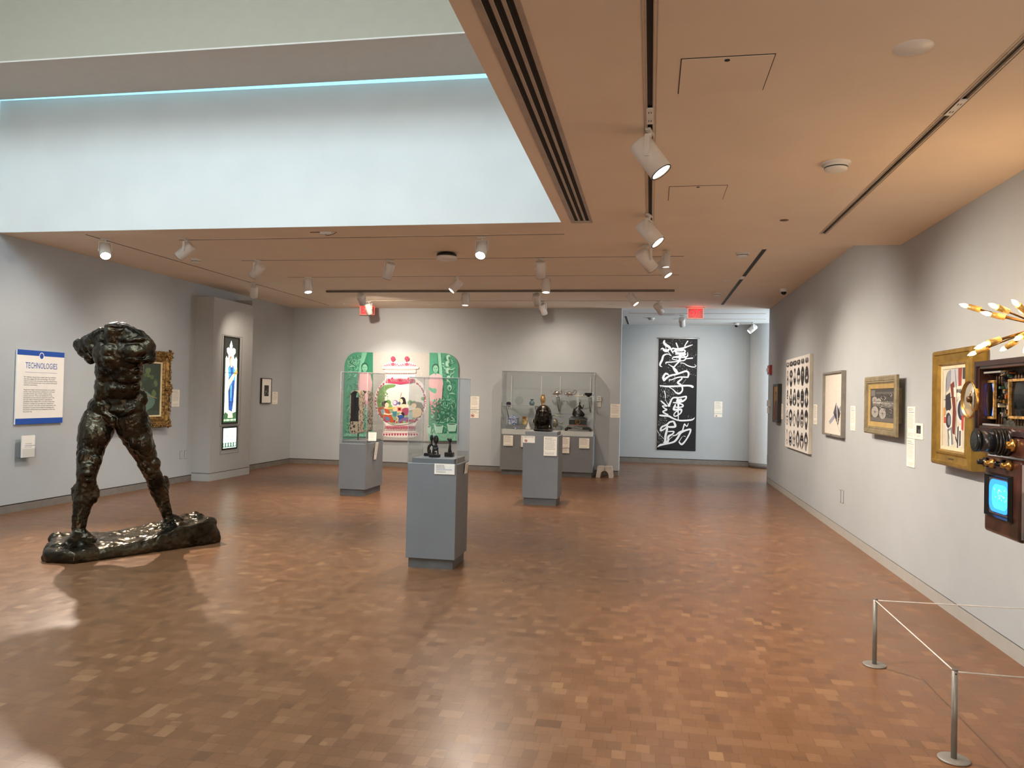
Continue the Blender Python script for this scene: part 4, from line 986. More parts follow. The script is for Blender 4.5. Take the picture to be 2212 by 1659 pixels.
foliage(a, 205, 475, 900, 945, 60, ['bfe6d3', '4f9f80'], 5, 12); a.build('left_canvas', paint_m, t)
slab('right_canvas_stretcher', rp); a = Art(mp, y=0); a.poly(rp, '3f9374')
foliage(a, 1065, 1310, 150, 960, 380, G, 8, 34); a.poly([(1052, 103), (1130, 104), (1128, 330), (1050, 330)], '3d9676'); a.poly([(1132, 104), (1165, 106), (1190, 420), (1165, 470)], '86c7aa')
for cy in (150, 210, 280, 360, 450): a.ell(1250+random.uniform(-20, 20), cy, 22, 30, 'a5d8be', 10); a.ell(1250, cy+6, 12, 18, '2f7f62', 8)
girl(a, 1112, 255, 1.0); a.poly([(1048, 445), (1085, 458), (1112, 455), (1124, 478), (1112, 505), (1085, 498), (1048, 470)], '5fae8f', 2)
foliage(a, 1060, 1310, 560, 800, 150, G, 10, 34); foliage(a, 1060, 1310, 600, 780, 60, ['1f6a50', '2a7558'], 16, 40)
for x, y, s_ in ((1145, 850, 46), (1275, 835, 50), (1048, 860, 20)):
    a.poly([(x-s_, y-22), (x+s_, y-22), (x+s_*.7, y+50), (x-s_*.7, y+50)], 'a9d8c4'); a.ell(x, y-22, s_, 9, 'cfeee0', 16); a.ell(x, y-22, s_*.82, 6, '1f6048', 16)
a.rect(1042, 905, 1325, 978, '79bfa2'); foliage(a, 1048, 1318, 900, 970, 90, ['bfe6d3', '4f9f80', 'd9b4b8', '8fcdb2'], 5, 14)
a.build('right_canvas', paint_m, t)
slab('middle_canvas_stretcher', cp); a = Art(mp, y=0); a.poly(cp, 'b3b0ab'); foliage(a, 510, 1020, 130, 940, 60, ['b8b6b2', 'adaaa5', 'bab7b0'], 10, 50)
wh, rd, rd2 = 'e6e0da', 'b23a5c', '9a2c48'
# jar foot, body, shoulders, lids
a.poly([(578, 890), (580, 930), (640, 940), (760, 946), (880, 943), (940, 925), (942, 895), (905, 880), (905, 800), (612, 800), (612, 880)], wh)
a.poly([(560, 420), (630, 340), (640, 300), (895, 300), (905, 350), (975, 400), (1005, 470), (1018, 560), (1010, 660), (980, 730), (930, 790), (890, 830), (760, 850), (640, 830), (575, 770), (525, 680), (508, 590), (515, 500)], wh, 3)
for k in range(13): x = 596+27.5*k; a.poly([(x, 932), (x-11, 912), (x-5, 902), (x, 907), (x+5, 902), (x+11, 912)], rd)
a.stroke([(580, 893), (760, 905), (940, 893)], 3, rd, sm=4)
for i in range(46):
    an = 2*PI*i/46; cx_, cy_ = 762+246*math.cos(an), 585+238*math.sin(an)
    if cy_ > 790 or cy_ < 360: continue
    for k in range(3): a.stroke([(cx_+random.uniform(-10, 10), cy_+random.uniform(-14, 14)), (cx_+random.uniform(-12, 12), cy_+random.uniform(-14, 14)), (cx_+random.uniform(-10, 10), cy_+random.uniform(-14, 14))], random.uniform(4, 9), rd)
for (yy, ax, bx, hh) in ((375, 625, 905, 26), (845, 615, 905, 30)):
    for i in range(18):
        x = ax+(bx-ax)*(i+.5)/18; r = hh*.5
        a.stroke([(x-r, yy+r*.6), (x-r*.3, yy-r), (x+r*.7, yy-r*.4), (x+r*.2, yy+r*.4)], 5, rd); a.stroke([(x, yy+hh), (x+8, yy+hh*.5), (x-4, yy)], 5, rd2)
a.poly([(640, 400), (700, 408), (760, 418), (830, 408), (880, 400), (880, 386), (640, 386)], rd)
a.ell(758, 372, 14, 12, rd2); 
for k in range(7): an = PI+PI*k/6; a.stroke([(758+14*math.cos(an), 376+12*math.sin(an)), (758+32*math.cos(an), 376+30*math.sin(an))], 4, rd, sm=0)
# scene inside the jar
inn = [(560, 470), (610, 420), (700, 412), (760, 420), (850, 412), (930, 425), (975, 470), (995, 560), (985, 660), (940, 730), (880, 790), (800, 815), (690, 815), (620, 780), (560, 710), (528, 620), (535, 530)]
a.poly(inn, 'dcdad5', 3)
a.poly([(548, 480), (600, 425), (690, 415), (718, 424), (700, 445), (655, 455), (620, 480), (610, 520), (608, 600), (590, 640), (535, 640), (532, 550)], '6d9455', 2)
for _ in range(40): x, y = random.uniform(548, 640), random.uniform(440, 620); a.ell(x, y, random.uniform(5, 12), random.uniform(4, 9), random.choice(['7ba765', '587d42', '8ab06d', '668e4e']), 8)
for x, y, r in ((640, 600, 30), (655, 640, 28), (860, 600, 26), (900, 600, 20), (985, 560, 18), (620, 660, 22)): a.ell(x, y, r, r*1.05, random.choice(['7ba765', '6b9a52']), 14)
a.poly([(530, 640), (600, 640), (700, 660), (780, 690), (990, 650), (975, 680), (930, 740), (870, 795), (690, 812), (600, 770), (555, 710)], '8aa07c')
# seated woman left
a.poly([(540, 660), (575, 640), (640, 650), (660, 700), (690, 760), (690, 795), (620, 780), (565, 720)], 'b5522c', 2); a.poly([(565, 670), (600, 660), (615, 700), (600, 720), (575, 710)], '8fb0c0'); a.poly([(612, 740), (650, 745), (655, 790), (625, 785)], '5a7fa8', 2)
a.ell(612, 612, 34, 30, '231b1b'); a.ell(628, 622, 20, 26, 'ecd2b0'); a.poly([(605, 638), (640, 638), (648, 665), (600, 655)], 'e8cba6'); a.stroke([(600, 706), (650, 715), (700, 700)], [16, 12, 8], 'ecd2b0'); a.ell(705, 700, 12, 10, 'c04a30')
# middle group
a.ell(712, 600, 27, 27, '8a6aa0'); a.ell(706, 598, 18, 19, 'e6d8e2'); a.poly([(690, 640), (760, 640), (770, 690), (700, 690)], 'e9c9a4', 2); a.stroke([(640, 655), (700, 650)], 12, 'dfc04a', sm=0); a.poly([(680, 690), (730, 680), (720, 740), (690, 730)], '3f7f96')
a.ell(785, 580, 30, 38, '1d1818'); a.ell(768, 585, 20, 26, 'efd8b6'); a.poly([(800, 570), (820, 590), (818, 640), (800, 620)], '1d1818'); a.poly([(750, 625), (790, 612), (830, 625), (838, 690), (760, 700)], 'efd8b6', 2); a.poly([(780, 660), (840, 650), (845, 720), (785, 715)], '9c4260', 2)
a.ell(752, 604, 13, 16, '3c5f86'); a.rect(733, 645, 774, 684, 'd4584c'); a.rect(743, 652, 762, 672, '2a0d10'); a.stroke([(757, 590), (764, 540), (778, 485)], [3, 3, 2], '8a6a48'); a.stroke([(766, 535), (772, 505)], 7, 'd0703a')
a.ell(782, 718, 22, 24, '1c1616'); a.ell(764, 722, 14, 16, 'efd0aa'); a.poly([(735, 730), (790, 720), (800, 770), (745, 775)], '2f4f92', 2); a.poly([(770, 760), (840, 740), (838, 775), (775, 800), (740, 790)], '7a5f92', 2); a.stroke([(725, 740), (740, 760), (715, 795)], 9, 'ecc89c')
# reclining figure right
a.poly([(860, 600), (920, 590), (975, 600), (990, 650), (960, 680), (900, 640)], '6f6a62', 2); a.ell(895, 628, 26, 24, 'e3cba8'); a.poly([(880, 680), (930, 650), (970, 665), (970, 720), (930, 745), (870, 740)], 'dfc6a0', 2); a.poly([(840, 700), (880, 690), (880, 760), (845, 770)], 'a8c0c2', 2)
for _ in range(16): x = random.uniform(600, 920); a.ell(x, 790-abs(x-760)*.12+random.uniform(-6, 10), random.uniform(8, 16), 9, random.choice([rd, 'c04a60', rd2]), 8)
a.ell(800, 790, 16, 12, '7fae7a')
# collar and lids
a.poly([(605, 265), (915, 265), (918, 300), (895, 306), (640, 306), (605, 300)], 'cfc5bf'); a.stroke([(605, 270), (760, 276), (918, 270)], 5, '9c8d88', sm=4)
for k in range(16): a.ell(632+17.5*k, 308, 5, 5, '8d5560', 8)
a.poly([(578, 240), (948, 240), (940, 262), (590, 262)], 'd9cfc8'); a.stroke([(580, 240), (948, 240)], 3, 'a8988f', sm=0)
for lx in (690, 828):
    a.poly([(lx-100, 240), (lx-60, 205), (lx-25, 192), (lx+25, 192), (lx+60, 205), (lx+100, 240)], wh, 2)
    for k in range(9): x = lx-82+20.5*k; hh = 34-abs(x-lx)*.28; a.stroke([(x-7, 236), (x, 236-hh), (x+7, 236-hh*.4), (x+2, 232)], 6, rd)
    a.ell(lx, 216, 14, 16, rd2); a.ell(lx, 218, 8, 9, 'c45a78'); a.ell(lx, 186, 12, 10, rd2); a.ell(lx, 161, 23, 24, '9c2f4e'); a.ell(lx-6, 154, 6, 6, 'c05474')
a.build('middle_canvas', paint_m, t)
label_card('wall_label', 'white text label between the jar painting and the wide glass case', 'B', YB, (700+1458/4.608, 740+535/4.608), (700+1544/4.608, 740+662/4.608))
label_card('wall_label', 'white PLEASE DO NOT TOUCH notice with red symbol beside the jar painting', 'B', YB, (700+1458/4.608, 740+672/4.608), (700+1540/4.608, 740+752/4.608), kind='touch')
label_card('wall_label', 'white label at the right end of the back wall beside the glass case', 'B', YB, (1318.8, 872.8), (1340, 902.3))
# ---- switch boxes
def wbox(name, label, cat, side, wallp, tl, br, d, m, detail=None):
    pl = wallp+d*(1 if side == 'L' else -1); loc, w, h = hang(side, pl, tl, (br[0], tl[1]), (tl[0], br[1]), br)
    t = thing(name, label, cat, loc, RZ[side]); MB().box(-w/2, w/2, 0, d, 0, h).build('case', m, t, bevel=.003)
    if detail == 'slots':
        mb = MB()
        for k in range(4): mb.box(-w*.3, w*.3, -.001, 0, h*(.2+.18*k), h*(.2+.18*k)+.006)
        mb.build('grille', mat('gap_grey', '5b5a57'), t)
    if detail == 'switch':
        for k in (-1, 1): MB().box(-w*.16, w*.16, -.008, 0, h*(.5+.22*k)-h*.1, h*(.5+.22*k)+h*.1).build('button', mat('plate_light', 'dcd6ca'), t)
    return t
wbox('thermostat', 'square beige control box on the back wall right of the glass case', 'thermostat', 'B', YB, (1290, 856), (1299, 867), .04, fix_m, 'slots')
wbox('light_switch', 'small double switch plate just below the beige control box', 'light switch', 'B', YB, (1290, 868.5), (1298, 879), .02, fix_m, 'switch')
wbox('thermostat', 'grey sensor box at the far end of the right wall below the fire alarm', 'thermostat', 'R', XR, (1656.4, 864), (1659.6, 878), .04, fix_m, 'slots')
wbox('light_switch', 'double switch plate at the far end of the right wall, below the grey sensor box', 'light switch', 'R', XR, (1657, 880), (1660, 893), .02, fix_m, 'switch')
t = wbox('fire_alarm', 'red fire alarm with white strobe at the far end of the right wall', 'fire alarm', 'R', XR, (1657.4, 789), (1662, 808.5), .05, mat('alarm_red', '9d1c1f', .4))
MB().box(-.03, .03, -.035, 0, .05, .11).build('strobe', mat('strobe', 'e4e4ea', .15), t)
# ---- calligraphy scroll in the far gallery
PS = YF-.02
p0 = onY(1423.5, 731.8, PS); p1 = onY(1507.4, 731.8, PS); p2 = onY(1418.5, 971.6, PS); p3 = onY(1502, 974, PS)
locs = Vector(((p0.x+p1.x+p2.x+p3.x)/4, PS, (p2.z+p3.z)/2)); hs = (p0.z+p1.z)/2-locs.z; ws = ((p1.x-p0.x)+(p3.x-p2.x))/2
t = thing('hanging_scroll', 'tall black hanging scroll with large white brush calligraphy in the far gallery', 'scroll', locs)
MB().box(-ws/2, ws/2, 0, .012, 0, hs).build('backing', mat('scroll_black', '17181a', .7), t)
MB().cyl((-ws/2-.03, 0, hs+.012), (ws/2+.05, 0, hs+.012), .016, n=14).build('hanging_rod', mat('rod_silver', 'c9c7c2', .3, metal=.6), t)
MB().cyl((-ws/2, 0, .03), (ws/2, 0, .03), .014, n=12).build('bottom_rod', mat('scroll_black', '17181a'), t)
m2 = lmap('B', PS, locs, 11.857, 1410, 720); m3 = lmap('B', PS, locs, 12.29, 1410, 850)
W_ = 'eceef0'; a = Art(m2, y=-.001)
for pts, w_ in (([(300, 190), (290, 240), (340, 300), (420, 350), (470, 420), (520, 510)], [40, 60, 70, 60, 40, 20]), ([(210, 410), (250, 385), (310, 440), (380, 440), (420, 400)], [20, 35, 70, 70, 30]),
    ([(330, 330), (345, 420)], [14, 14]), ([(400, 480), (480, 580)], [16, 12]), ([(600, 250), (620, 300), (660, 400)], [30, 36, 24]), ([(895, 205), (850, 270), (820, 330)], [36, 26, 30]),
    ([(1015, 295), (900, 335), (780, 380), (620, 400), (510, 390), (470, 430)], [20, 34, 44, 40, 40, 30]), ([(520, 470), (600, 420), (700, 410), (820, 440), (800, 500), (640, 500), (570, 470), (640, 450), (760, 450)], [30, 34, 40, 40, 40, 40, 30, 30, 30]),
    ([(590, 530), (700, 530), (850, 530), (720, 580), (520, 610)], [36, 36, 30, 40, 28]), ([(890, 490), (895, 570), (830, 610), (700, 620), (530, 620), (510, 660), (640, 690), (780, 700), (850, 640), (800, 580)], [12, 30, 40, 30, 22, 22, 26, 30, 40, 30]),
    ([(870, 650), (1015, 635)], [24, 36]), ([(700, 560), (690, 700)], [60, 50]), ([(340, 780), (350, 745), (500, 735), (640, 720), (720, 710)], [20, 34, 26, 28, 34]),
    ([(470, 580), (400, 535), (330, 540), (270, 580), (240, 680), (195, 770), (190, 830), (240, 860)], [12, 22, 34, 46, 52, 52, 34, 12]), ([(400, 790), (480, 840), (540, 860), (600, 800), (670, 730)], [14, 26, 34, 34, 34]),
    ([(715, 760), (800, 770), (880, 820), (1000, 860), (1080, 860), (1100, 830), (1070, 795)], [22, 22, 26, 28, 24, 16, 8]), ([(520, 870), (580, 950), (640, 1030)], [40, 80, 60]),
    ([(290, 1200), (270, 1130), (320, 1040), (370, 1040), (400, 1060)], [60, 60, 50, 46, 30]), ([(290, 1200), (370, 1130), (460, 1080), (600, 1050), (720, 1010), (860, 970), (920, 1030), (900, 1120)], [60, 50, 46, 44, 46, 46, 46, 40]),
    ([(900, 1125), (700, 1120), (580, 1150), (480, 1190), (430, 1190), (425, 1230)], [36, 34, 30, 24, 26, 12]), ([(740, 1130), (740, 1170), (640, 1260), (720, 1320), (760, 1400), (750, 1480), (680, 1540), (600, 1520), (520, 1440), (430, 1390)], [30, 36, 50, 44, 40, 40, 50, 40, 24, 14]),
    ([(190, 1340), (350, 1360), (600, 1355), (740, 1345), (900, 1340), (980, 1350), (1020, 1370)], [26, 44, 44, 50, 44, 54, 60]), ([(850, 1180), (750, 1310)], [5, 5]), ([(300, 1480), (320, 1560), (330, 1650)], [30, 24, 10]), ([(200, 1340), (205, 1380)], [14, 10])):
    a.stroke(pts, w_, W_, sm=5)
for x0, y0, x1, y1, n in ((180, 190, 420, 480, 60), (420, 160, 1100, 380, 60), (420, 560, 700, 780, 60), (200, 1030, 600, 1330, 90), (180, 1390, 640, 1650, 160), (600, 800, 1120, 1100, 70), (850, 400, 1110, 640, 30), (180, 860, 500, 1050, 20)): a.dots(n, x0, y0, x1, y1, 2, 9, W_)
a.map = m3; 
for pts, w_ in (([(225, 200), (290, 260), (370, 330)], [34, 40, 40]), ([(370, 340), (260, 330), (310, 390), (370, 430), (270, 480), (330, 530), (400, 560)], [24, 30, 34, 44, 36, 40, 36]), ([(190, 580), (300, 590), (420, 600), (520, 650), (640, 700), (780, 720), (1030, 700), (1110, 645)], [40, 50, 50, 44, 40, 44, 44, 16]),
    ([(430, 320), (460, 250), (500, 160), (560, 110), (700, 110), (860, 80), (890, 90), (870, 150), (780, 210), (700, 200)], [70, 50, 44, 40, 40, 40, 40, 44, 54, 50]), ([(660, 140), (680, 300), (675, 500), (680, 690)], [60, 50, 34, 20]), ([(550, 240), (640, 250), (780, 290), (800, 340), (700, 370), (560, 350)], [30, 40, 40, 40, 40, 30]),
    ([(600, 300), (560, 420), (680, 430), (760, 430), (740, 520), (620, 600), (560, 580), (600, 500), (680, 460)], [40, 60, 50, 50, 34, 34, 30, 30, 30]), ([(640, 200), (760, 160), (720, 240)], [50, 50, 50]), ([(330, 0), (340, 160), (410, 300)], [12, 10, 14]),
    ([(560, 750), (600, 870), (470, 890), (400, 880)], [50, 60, 50, 40]), ([(540, 740), (450, 760), (370, 830), (240, 890), (210, 980), (300, 950), (380, 880)], [44, 44, 44, 44, 50, 40, 40]), ([(390, 860), (370, 1000), (340, 1120), (330, 1280)], [44, 60, 60, 60]), ([(420, 1010), (560, 1010), (520, 1080), (420, 1140), (400, 1260), (330, 1300)], [30, 34, 40, 60, 50, 60]),
    ([(310, 1300), (400, 1290), (440, 1220), (520, 1150)], [60, 40, 16, 14]), ([(120, 1425), (200, 1370), (340, 1340), (480, 1310), (580, 1270), (660, 1180), (760, 1030), (980, 950), (1000, 1000), (960, 1100), (870, 1250), (770, 1350), (700, 1290)], [10, 50, 44, 44, 50, 56, 54, 44, 44, 40, 40, 50, 36]),
    ([(540, 1120), (620, 1100), (700, 1030), (780, 990)], [30, 30, 36, 30]), ([(790, 990), (840, 820), (860, 830), (910, 870), (945, 790)], [36, 34, 30, 26, 14]), ([(820, 1130), (870, 1140)], [14, 14]), ([(120, 970), (160, 1060), (290, 1200)], [10, 8, 10]), ([(700, 1270), (760, 1180), (790, 1140)], [20, 12, 8])):
    a.stroke(pts, w_, W_, sm=5)
for x0, y0, x1, y1, n in ((140, 620, 380, 860, 120), (130, 900, 330, 1340, 110), (380, 60, 560, 300, 60), (800, 560, 1100, 700, 20), (160, 60, 340, 300, 40), (420, 330, 560, 600, 20)): a.dots(n, x0, y0, x1, y1, 2, 8, W_)
a.build('calligraphy', paint_m, t)
label_card('wall_label', 'white text label right of the calligraphy scroll in the far gallery', 'B', YF, (1543, 867.4), (1560.4, 892))
label_card('wall_label', 'small white notice with red symbol under the label by the scroll', 'B', YF, (1543, 892.7), (1560, 901), kind='touch')
# ================================================================= THINGS ON THE PEDESTALS
blk_m = mat('carved_black_wood', '151413', .38, var=.1, scale=30, bump=.2, bscale=80)
def zt(px, py, Y): return onY(px, py, Y)
def carving(label, cx, base_px, base_w, parts, Y, zb, bh=.035, bd=.06):
    """small black figure on a block base; parts in crop pixels (700+x/4.608, 740+y/4.608)"""
    p = onY(700+cx/4.608, 900, Y); t = thing('carved_figure', label, 'figurine', (p.x, Y, zb))
    MB().box(-base_w/2, base_w/2, -bd/2, bd/2, 0, bh).build('base_block', blk_m, t, bevel=.002)
    mb = MB()
    def q(x, y, dy=0): v = onY(700+x/4.608, 740+y/4.608, Y+dy); return v
    for k, a in parts:
        if k == 'e': x, y, dy, rx, ry, rz = a; mb.ell(q(x, y, dy), (rx, ry, rz), n=16, m=12)
        if k == 'c': x0, y0, r0, x1, y1, r1 = a; mb.cap(q(x0, y0), q(x1, y1), r0, r1, 12)
        if k == 't': mb.tube([q(x, y) for x, y in crom(a[0], 5)], a[1], n=10)
    blob('figure', mb, blk_m, t, voxel=.0022, smooth=1, disp=((.02, .001),))
ZP = .9865; S4 = lambda v: v/4.608*6.95/1661
carving('black carved comb figure with an oval head, leftmost of the three under the acrylic cover', 1048, 1120, .075,
    [('e', (1071, 950, 0, .017, .012, .034)), ('c', (1071, 975, .009, 1068, 1015, .009)), ('t', ([(1070, 1010), (1045, 1035), (1040, 1070), (1045, 1108)], .013)), ('t', ([(1070, 1010), (1086, 1030), (1088, 1060), (1080, 1108)], .008)), ('e', (1050, 1085, 0, .014, .016, .025)), ('c', (1040, 1108, .012, 1078, 1108, .012))], 6.98, ZP, .026)
carving('black carved comb figure with a broad spoon head on a stool, middle of the three', 1110, 1135, .094,
    [('e', (1114, 965, 0, .026, .013, .040)), ('c', (1114, 1000, .010, 1112, 1030, .010)), ('e', (1110, 1028, 0, .022, .015, .012)), ('c', (1096, 1045, .011, 1128, 1050, .011)), ('e', (1110, 1062, 0, .022, .018, .016)), ('c', (1094, 1060, .008, 1092, 1108, .008)), ('c', (1130, 1055, .007, 1134, 1112, .007)), ('c', (1092, 1095, .010, 1112, 1100, .008))], 6.86, ZP, .026)
carving('small black carved figure with a head in profile, rightmost of the three', 1256, 1130, .078,
    [('e', (1250, 966, 0, .020, .014, .015)), ('e', (1236, 960, 0, .012, .012, .011)), ('e', (1262, 975, 0, .011, .010, .016)), ('c', (1252, 980, .010, 1252, 1020, .008)), ('c', (1254, 1020, .011, 1250, 1070, .015)), ('e', (1252, 1078, 0, .018, .016, .014)), ('c', (1244, 1080, .012, 1264, 1090, .010))], 6.98, ZP, .040, .07)
# label cards hanging from the pedestals
def tilted(name, label, tl, br, Y, kind, rx=-.12, rz=0.0, side='B'):
    if side == 'B':
        o = label_card(name, label, 'B', Y+.003, tl, br, kind=kind, thick=.004)
    else:
        o = label_card(name, label, 'L', side-.003, tl, br, kind=kind, thick=.004)
    return o
def sidecard(label, X, y, z0, w, h, kind='text', tilt=.12):
    a = Art(); a.box(-w/2, w/2, 0, .004, 0, h, 'efe9da'); a.y = -.0002; x0, x1 = -w*.41, w*.41
    a.lines(x0, x0+(x1-x0)*.8, h*.92, 2, -h*.05, h*.022, '77736c'); a.rect(x0, h*.78, x1, h*.80, '2c4fa0'); a.lines(x0, x1, h*.72, 9, -h*.055, h*.016, '9a958b')
    o = a.build('object_label', print_m, None, (X+.012, y, z0), PI/2); o.rotation_euler = (tilt, 0, PI/2); return tag(o, label, 'object label')
tag(label_card('object_label', 'wide white label on the front of the nearest pedestal', 'B', P1[2], (938.3, 1002), (982, 1024.7), kind='short', thick=.004, stand=.004), cat='object label')
sidecard('small white label on the right side of the nearest pedestal', P1[1], 7.0, .835, .10, .10)
sidecard('tall white label leaning out from the right side of the pedestal with the arched carving', P2[1], 11.4, .53, .11, .27)
o = label_card('object_label', 'white label standing inside the cover in front of the arched carving', 'B', 11.12, (797.5, 938.6), (813.5, 957.5), thick=.004); o['category'] = 'object label'; o.rotation_euler = (-.25, 0, .25); o.location.z = .8365; o.location.x -= .005; o.location.y = 11.10
tag(label_card('object_label', 'cream PLEASE DO NOT TOUCH notice on the pedestal of the bronze head', 'B', P3[2], (1129.4, 942), (1155.4, 956.5), kind='touch', thick=.004), cat='notice')
tag(label_card('object_label', 'tall cream text label on the pedestal of the bronze head', 'B', P3[2], (1174.5, 943.3), (1203, 984.7), thick=.004, stand=.012), cat='object label')
CF = C[2]-.002
for lb, tl, br in (('cream label at the left end of the display cabinet front', (1087.5, 940.5), (1108, 962.8)), ('cream label on the cabinet front, mostly behind the bronze head pedestal, left side', (1125.3, 941), (1145, 965.7)),
                   ('cream label on the cabinet front just right of the bronze head pedestal, upper one', (1213, 944.3), (1230.5, 967)), ('cream label at the right end of the display cabinet front', (1251, 946.8), (1273, 968.5))):
    tag(label_card('object_label', lb, 'B', CF, tl, br, thick=.004, stand=.03 if 'upper' in lb else .02), cat='object label')
tag(label_card('object_label', 'cream label on the cabinet front right of the bronze head pedestal, lower one', 'B', CF, (1212, 965), (1229.5, 979), thick=.004, stand=.015), cat='object label')
# ---------------------------------------------------------------- arched patterned carving
pm = bpy.data.materials.new('carved_pattern'); pm.use_nodes = True; nt = pm.node_tree; bs = nt.nodes['Principled BSDF']
tcn = nt.nodes.new('ShaderNodeTexCoord'); mpn = nt.nodes.new('ShaderNodeMapping'); mpn.inputs['Scale'].default_value = (1.2, 1, .8); nt.links.new(tcn.outputs['Object'], mpn.inputs[0])
vo = nt.nodes.new('ShaderNodeTexVoronoi'); vo.inputs['Scale'].default_value = 30; vo.distance = 'MANHATTAN'; nt.links.new(mpn.outputs[0], vo.inputs['Vector'])
wv = nt.nodes.new('ShaderNodeTexWave'); wv.inputs['Scale'].default_value = 9; wv.inputs['Distortion'].default_value = 5; wv.bands_direction = 'DIAGONAL'; nt.links.new(mpn.outputs[0], wv.inputs['Vector'])
mu = nt.nodes.new('ShaderNodeMath'); mu.operation = 'MULTIPLY_ADD'; nt.links.new(wv.outputs['Fac'], mu.inputs[0]); mu.inputs[1].default_value = .16; nt.links.new(vo.outputs['Distance'], mu.inputs[2])
rp_ = nt.nodes.new('ShaderNodeValToRGB'); e = rp_.color_ramp.elements; e[0].position = .52; e[0].color = (*lin('2e211c'), 1); e[1].position = .80; e[1].color = (*lin('b3a187'), 1); k_ = e.new(.66); k_.color = (*lin('5a4033'), 1)
nt.links.new(mu.outputs[0], rp_.inputs['Fac']); nt.links.new(rp_.outputs['Color'], bs.inputs['Base Color']); bs.inputs['Roughness'].default_value = .55
wood_d = mat('dark_red_wood', '38211a', .5, var=.2, scale=10, bump=.2)
t = thing('carved_arch', 'tall hollow wooden carving of two round-topped rings with cream and brown patterns', 'wooden carving', (-4.43, 11.38, .836))
A0 = onY(720+290/8.294, 760+1470/8.294, 11.16); A1 = onY(720+480/8.294, 760+690/8.294, 11.16)
def stadium(cx, z0, z1, r, n=10):
    pts = [(cx+r*math.cos(PI*i/n), z1-r+r*math.sin(PI*i/n)) for i in range(n+1)]
    pts += [(cx-r*math.cos(PI*i/n), z0+r*.5-r*.5*math.sin(PI*i/n)) for i in range(n+1)]
    return pts
def ring3(name, cx, z0, z1, r, th, y0, y1, m, floor_y=None):
    o_ = stadium(cx, z0, z1, r); i_ = stadium(cx, z0+th, z1-th, r-th); mb = MB(); n = len(o_)
    vs = [(x, y0, z) for x, z in o_]+[(x, y0, z) for x, z in i_]+[(x, y1, z) for x, z in o_]+[(x, y1, z) for x, z in i_]
    fs = []
    for k in range(n):
        l = (k+1) % n; fs += [(k, l, n+l, n+k), (2*n+k, 3*n+k, 3*n+l, 2*n+l), (k, 2*n+k, 2*n+l, l), (n+k, n+l, 3*n+l, 3*n+k)]
    mb.add(vs, fs); return mb.build(name, m, t, world=True)
cx_ = (A0.x+A1.x)/2; rr = abs(A1.x-A0.x)/2
ring3('front_ring', cx_, A0.z, A1.z, rr, .012, 11.15, 11.36, pm)
ring3('rear_ring', cx_+.035, A0.z+.02, A1.z, rr, .012, 11.44, 11.64, pm)
ring3('inner_lining', cx_, A0.z+.0125, A1.z-.0125, rr-.0125, .004, 11.152, 11.358, wood_d)
MB().box(cx_-rr+.012, cx_+rr-.012, 11.35, 11.36, A0.z+.02, A1.z-.11).build('inner_back', wood_d, t, world=True)
MB().box(cx_-rr+.013, cx_+rr-.013, 11.155, 11.34, A0.z+.013, A0.z+.19).build('inner_block', pm, t, world=True, bevel=.004)
for (px_, yy) in ((773.5, 11.25), (793, 11.52)):
    q = onY(px_, 945, yy); MB().box(q.x-.008, q.x+.008, yy-.008, yy+.008, .836, A0.z+.03).build('support_post', mat('post_metal', '6d6a66', .35, metal=.8), t, world=True)
# ================================================================= THINGS IN THE WALL CASE
vitrine('wide clear acrylic case over the vases, teapots and clock', C[0], C[1], C[2], C[3], .80, 2.055, back=False)
def cx5(x): return 1060+x/8.508
def cy5(y): return 780+y/8.508
def shelf(label, xa, xb, ytop, brs):
    Ym = 15.28; a = onY(cx5(xa), cy5(ytop), Ym); b_ = onY(cx5(xb), cy5(ytop+15), Ym); z = a.z
    t = thing('glass_shelf', label, 'shelf', ((a.x+b_.x)/2, Ym, z-.01))
    MB().box(a.x, b_.x, 15.14, 15.50, z-.01, z).build('pane', acr, t, world=True)
    MB().box(a.x, b_.x, 15.137, 15.14, z-.01, z).build('front_edge', edge_m, t, world=True)
    for x in brs:
        xx = onY(cx5(x), cy5(ytop), 15.5).x; mb = MB(); mb.box(xx-.012, xx+.012, 15.18, YB, z-.03, z-.011); mb.cyl((xx, 15.22, z-.03), (xx, YB-.01, z-.30), .011, n=8)
        mb.build('bracket', mat('bracket_grey', '8e9190', .5), t, world=True)
    return z
ZA = shelf('long clear shelf on the left inside the wall case', 205, 1090, 800, (330, 860)); ZB = shelf('higher clear shelf on the right inside the wall case, carrying the teapots', 1125, 1890, 645, (1250, 1830))
for k, x in enumerate((385, 935, 1285, 1840)):  # raised white strips placed where caustics from the case edges brighten the wall
    p = onY(cx5(x), cy5(350), 15.57)
    tag(MB().box(p.x-.008, p.x+.008, 15.575, YB, 1.3, 1.98).build('caustic_line', mat('caustic_white', 'd2d2ce', .5)), ['leftmost', 'second from left', 'third from left', 'rightmost'][k]+' slim pale strip standing in for a light line on the case wall', 'caustic line')
def lathe_thing(name, label, cat, cx, prof, Y, zbase, m, n=32, sx=1.0, sy=1.0, extra=None, group=None):
    """profile in crop pixels: (half width, height above base)"""
    p = onY(cx5(cx), cy5(1000), Y); s = Y/1661/8.508*1.0
    mb = MB().lathe([(r*s, z*s) for r, z in prof], n=n, sx=sx, sy=sy)
    if extra: extra(mb, s)
    o = mb.build(name, m, None, origin=False); o.location = (p.x, Y, zbase); return tag(o, label, cat, group)
YS = 15.3
lathe_thing('shell_bowl', 'small dark purple rounded vessel at the left end of the clear shelf', 'bowl', 325, [(0, 0), (40, 0), (46, 15), (44, 34), (30, 52), (0, 58)], YS, ZA, mat('purple_glass', '2a1c3c', .15, coat=.5), sy=.8)
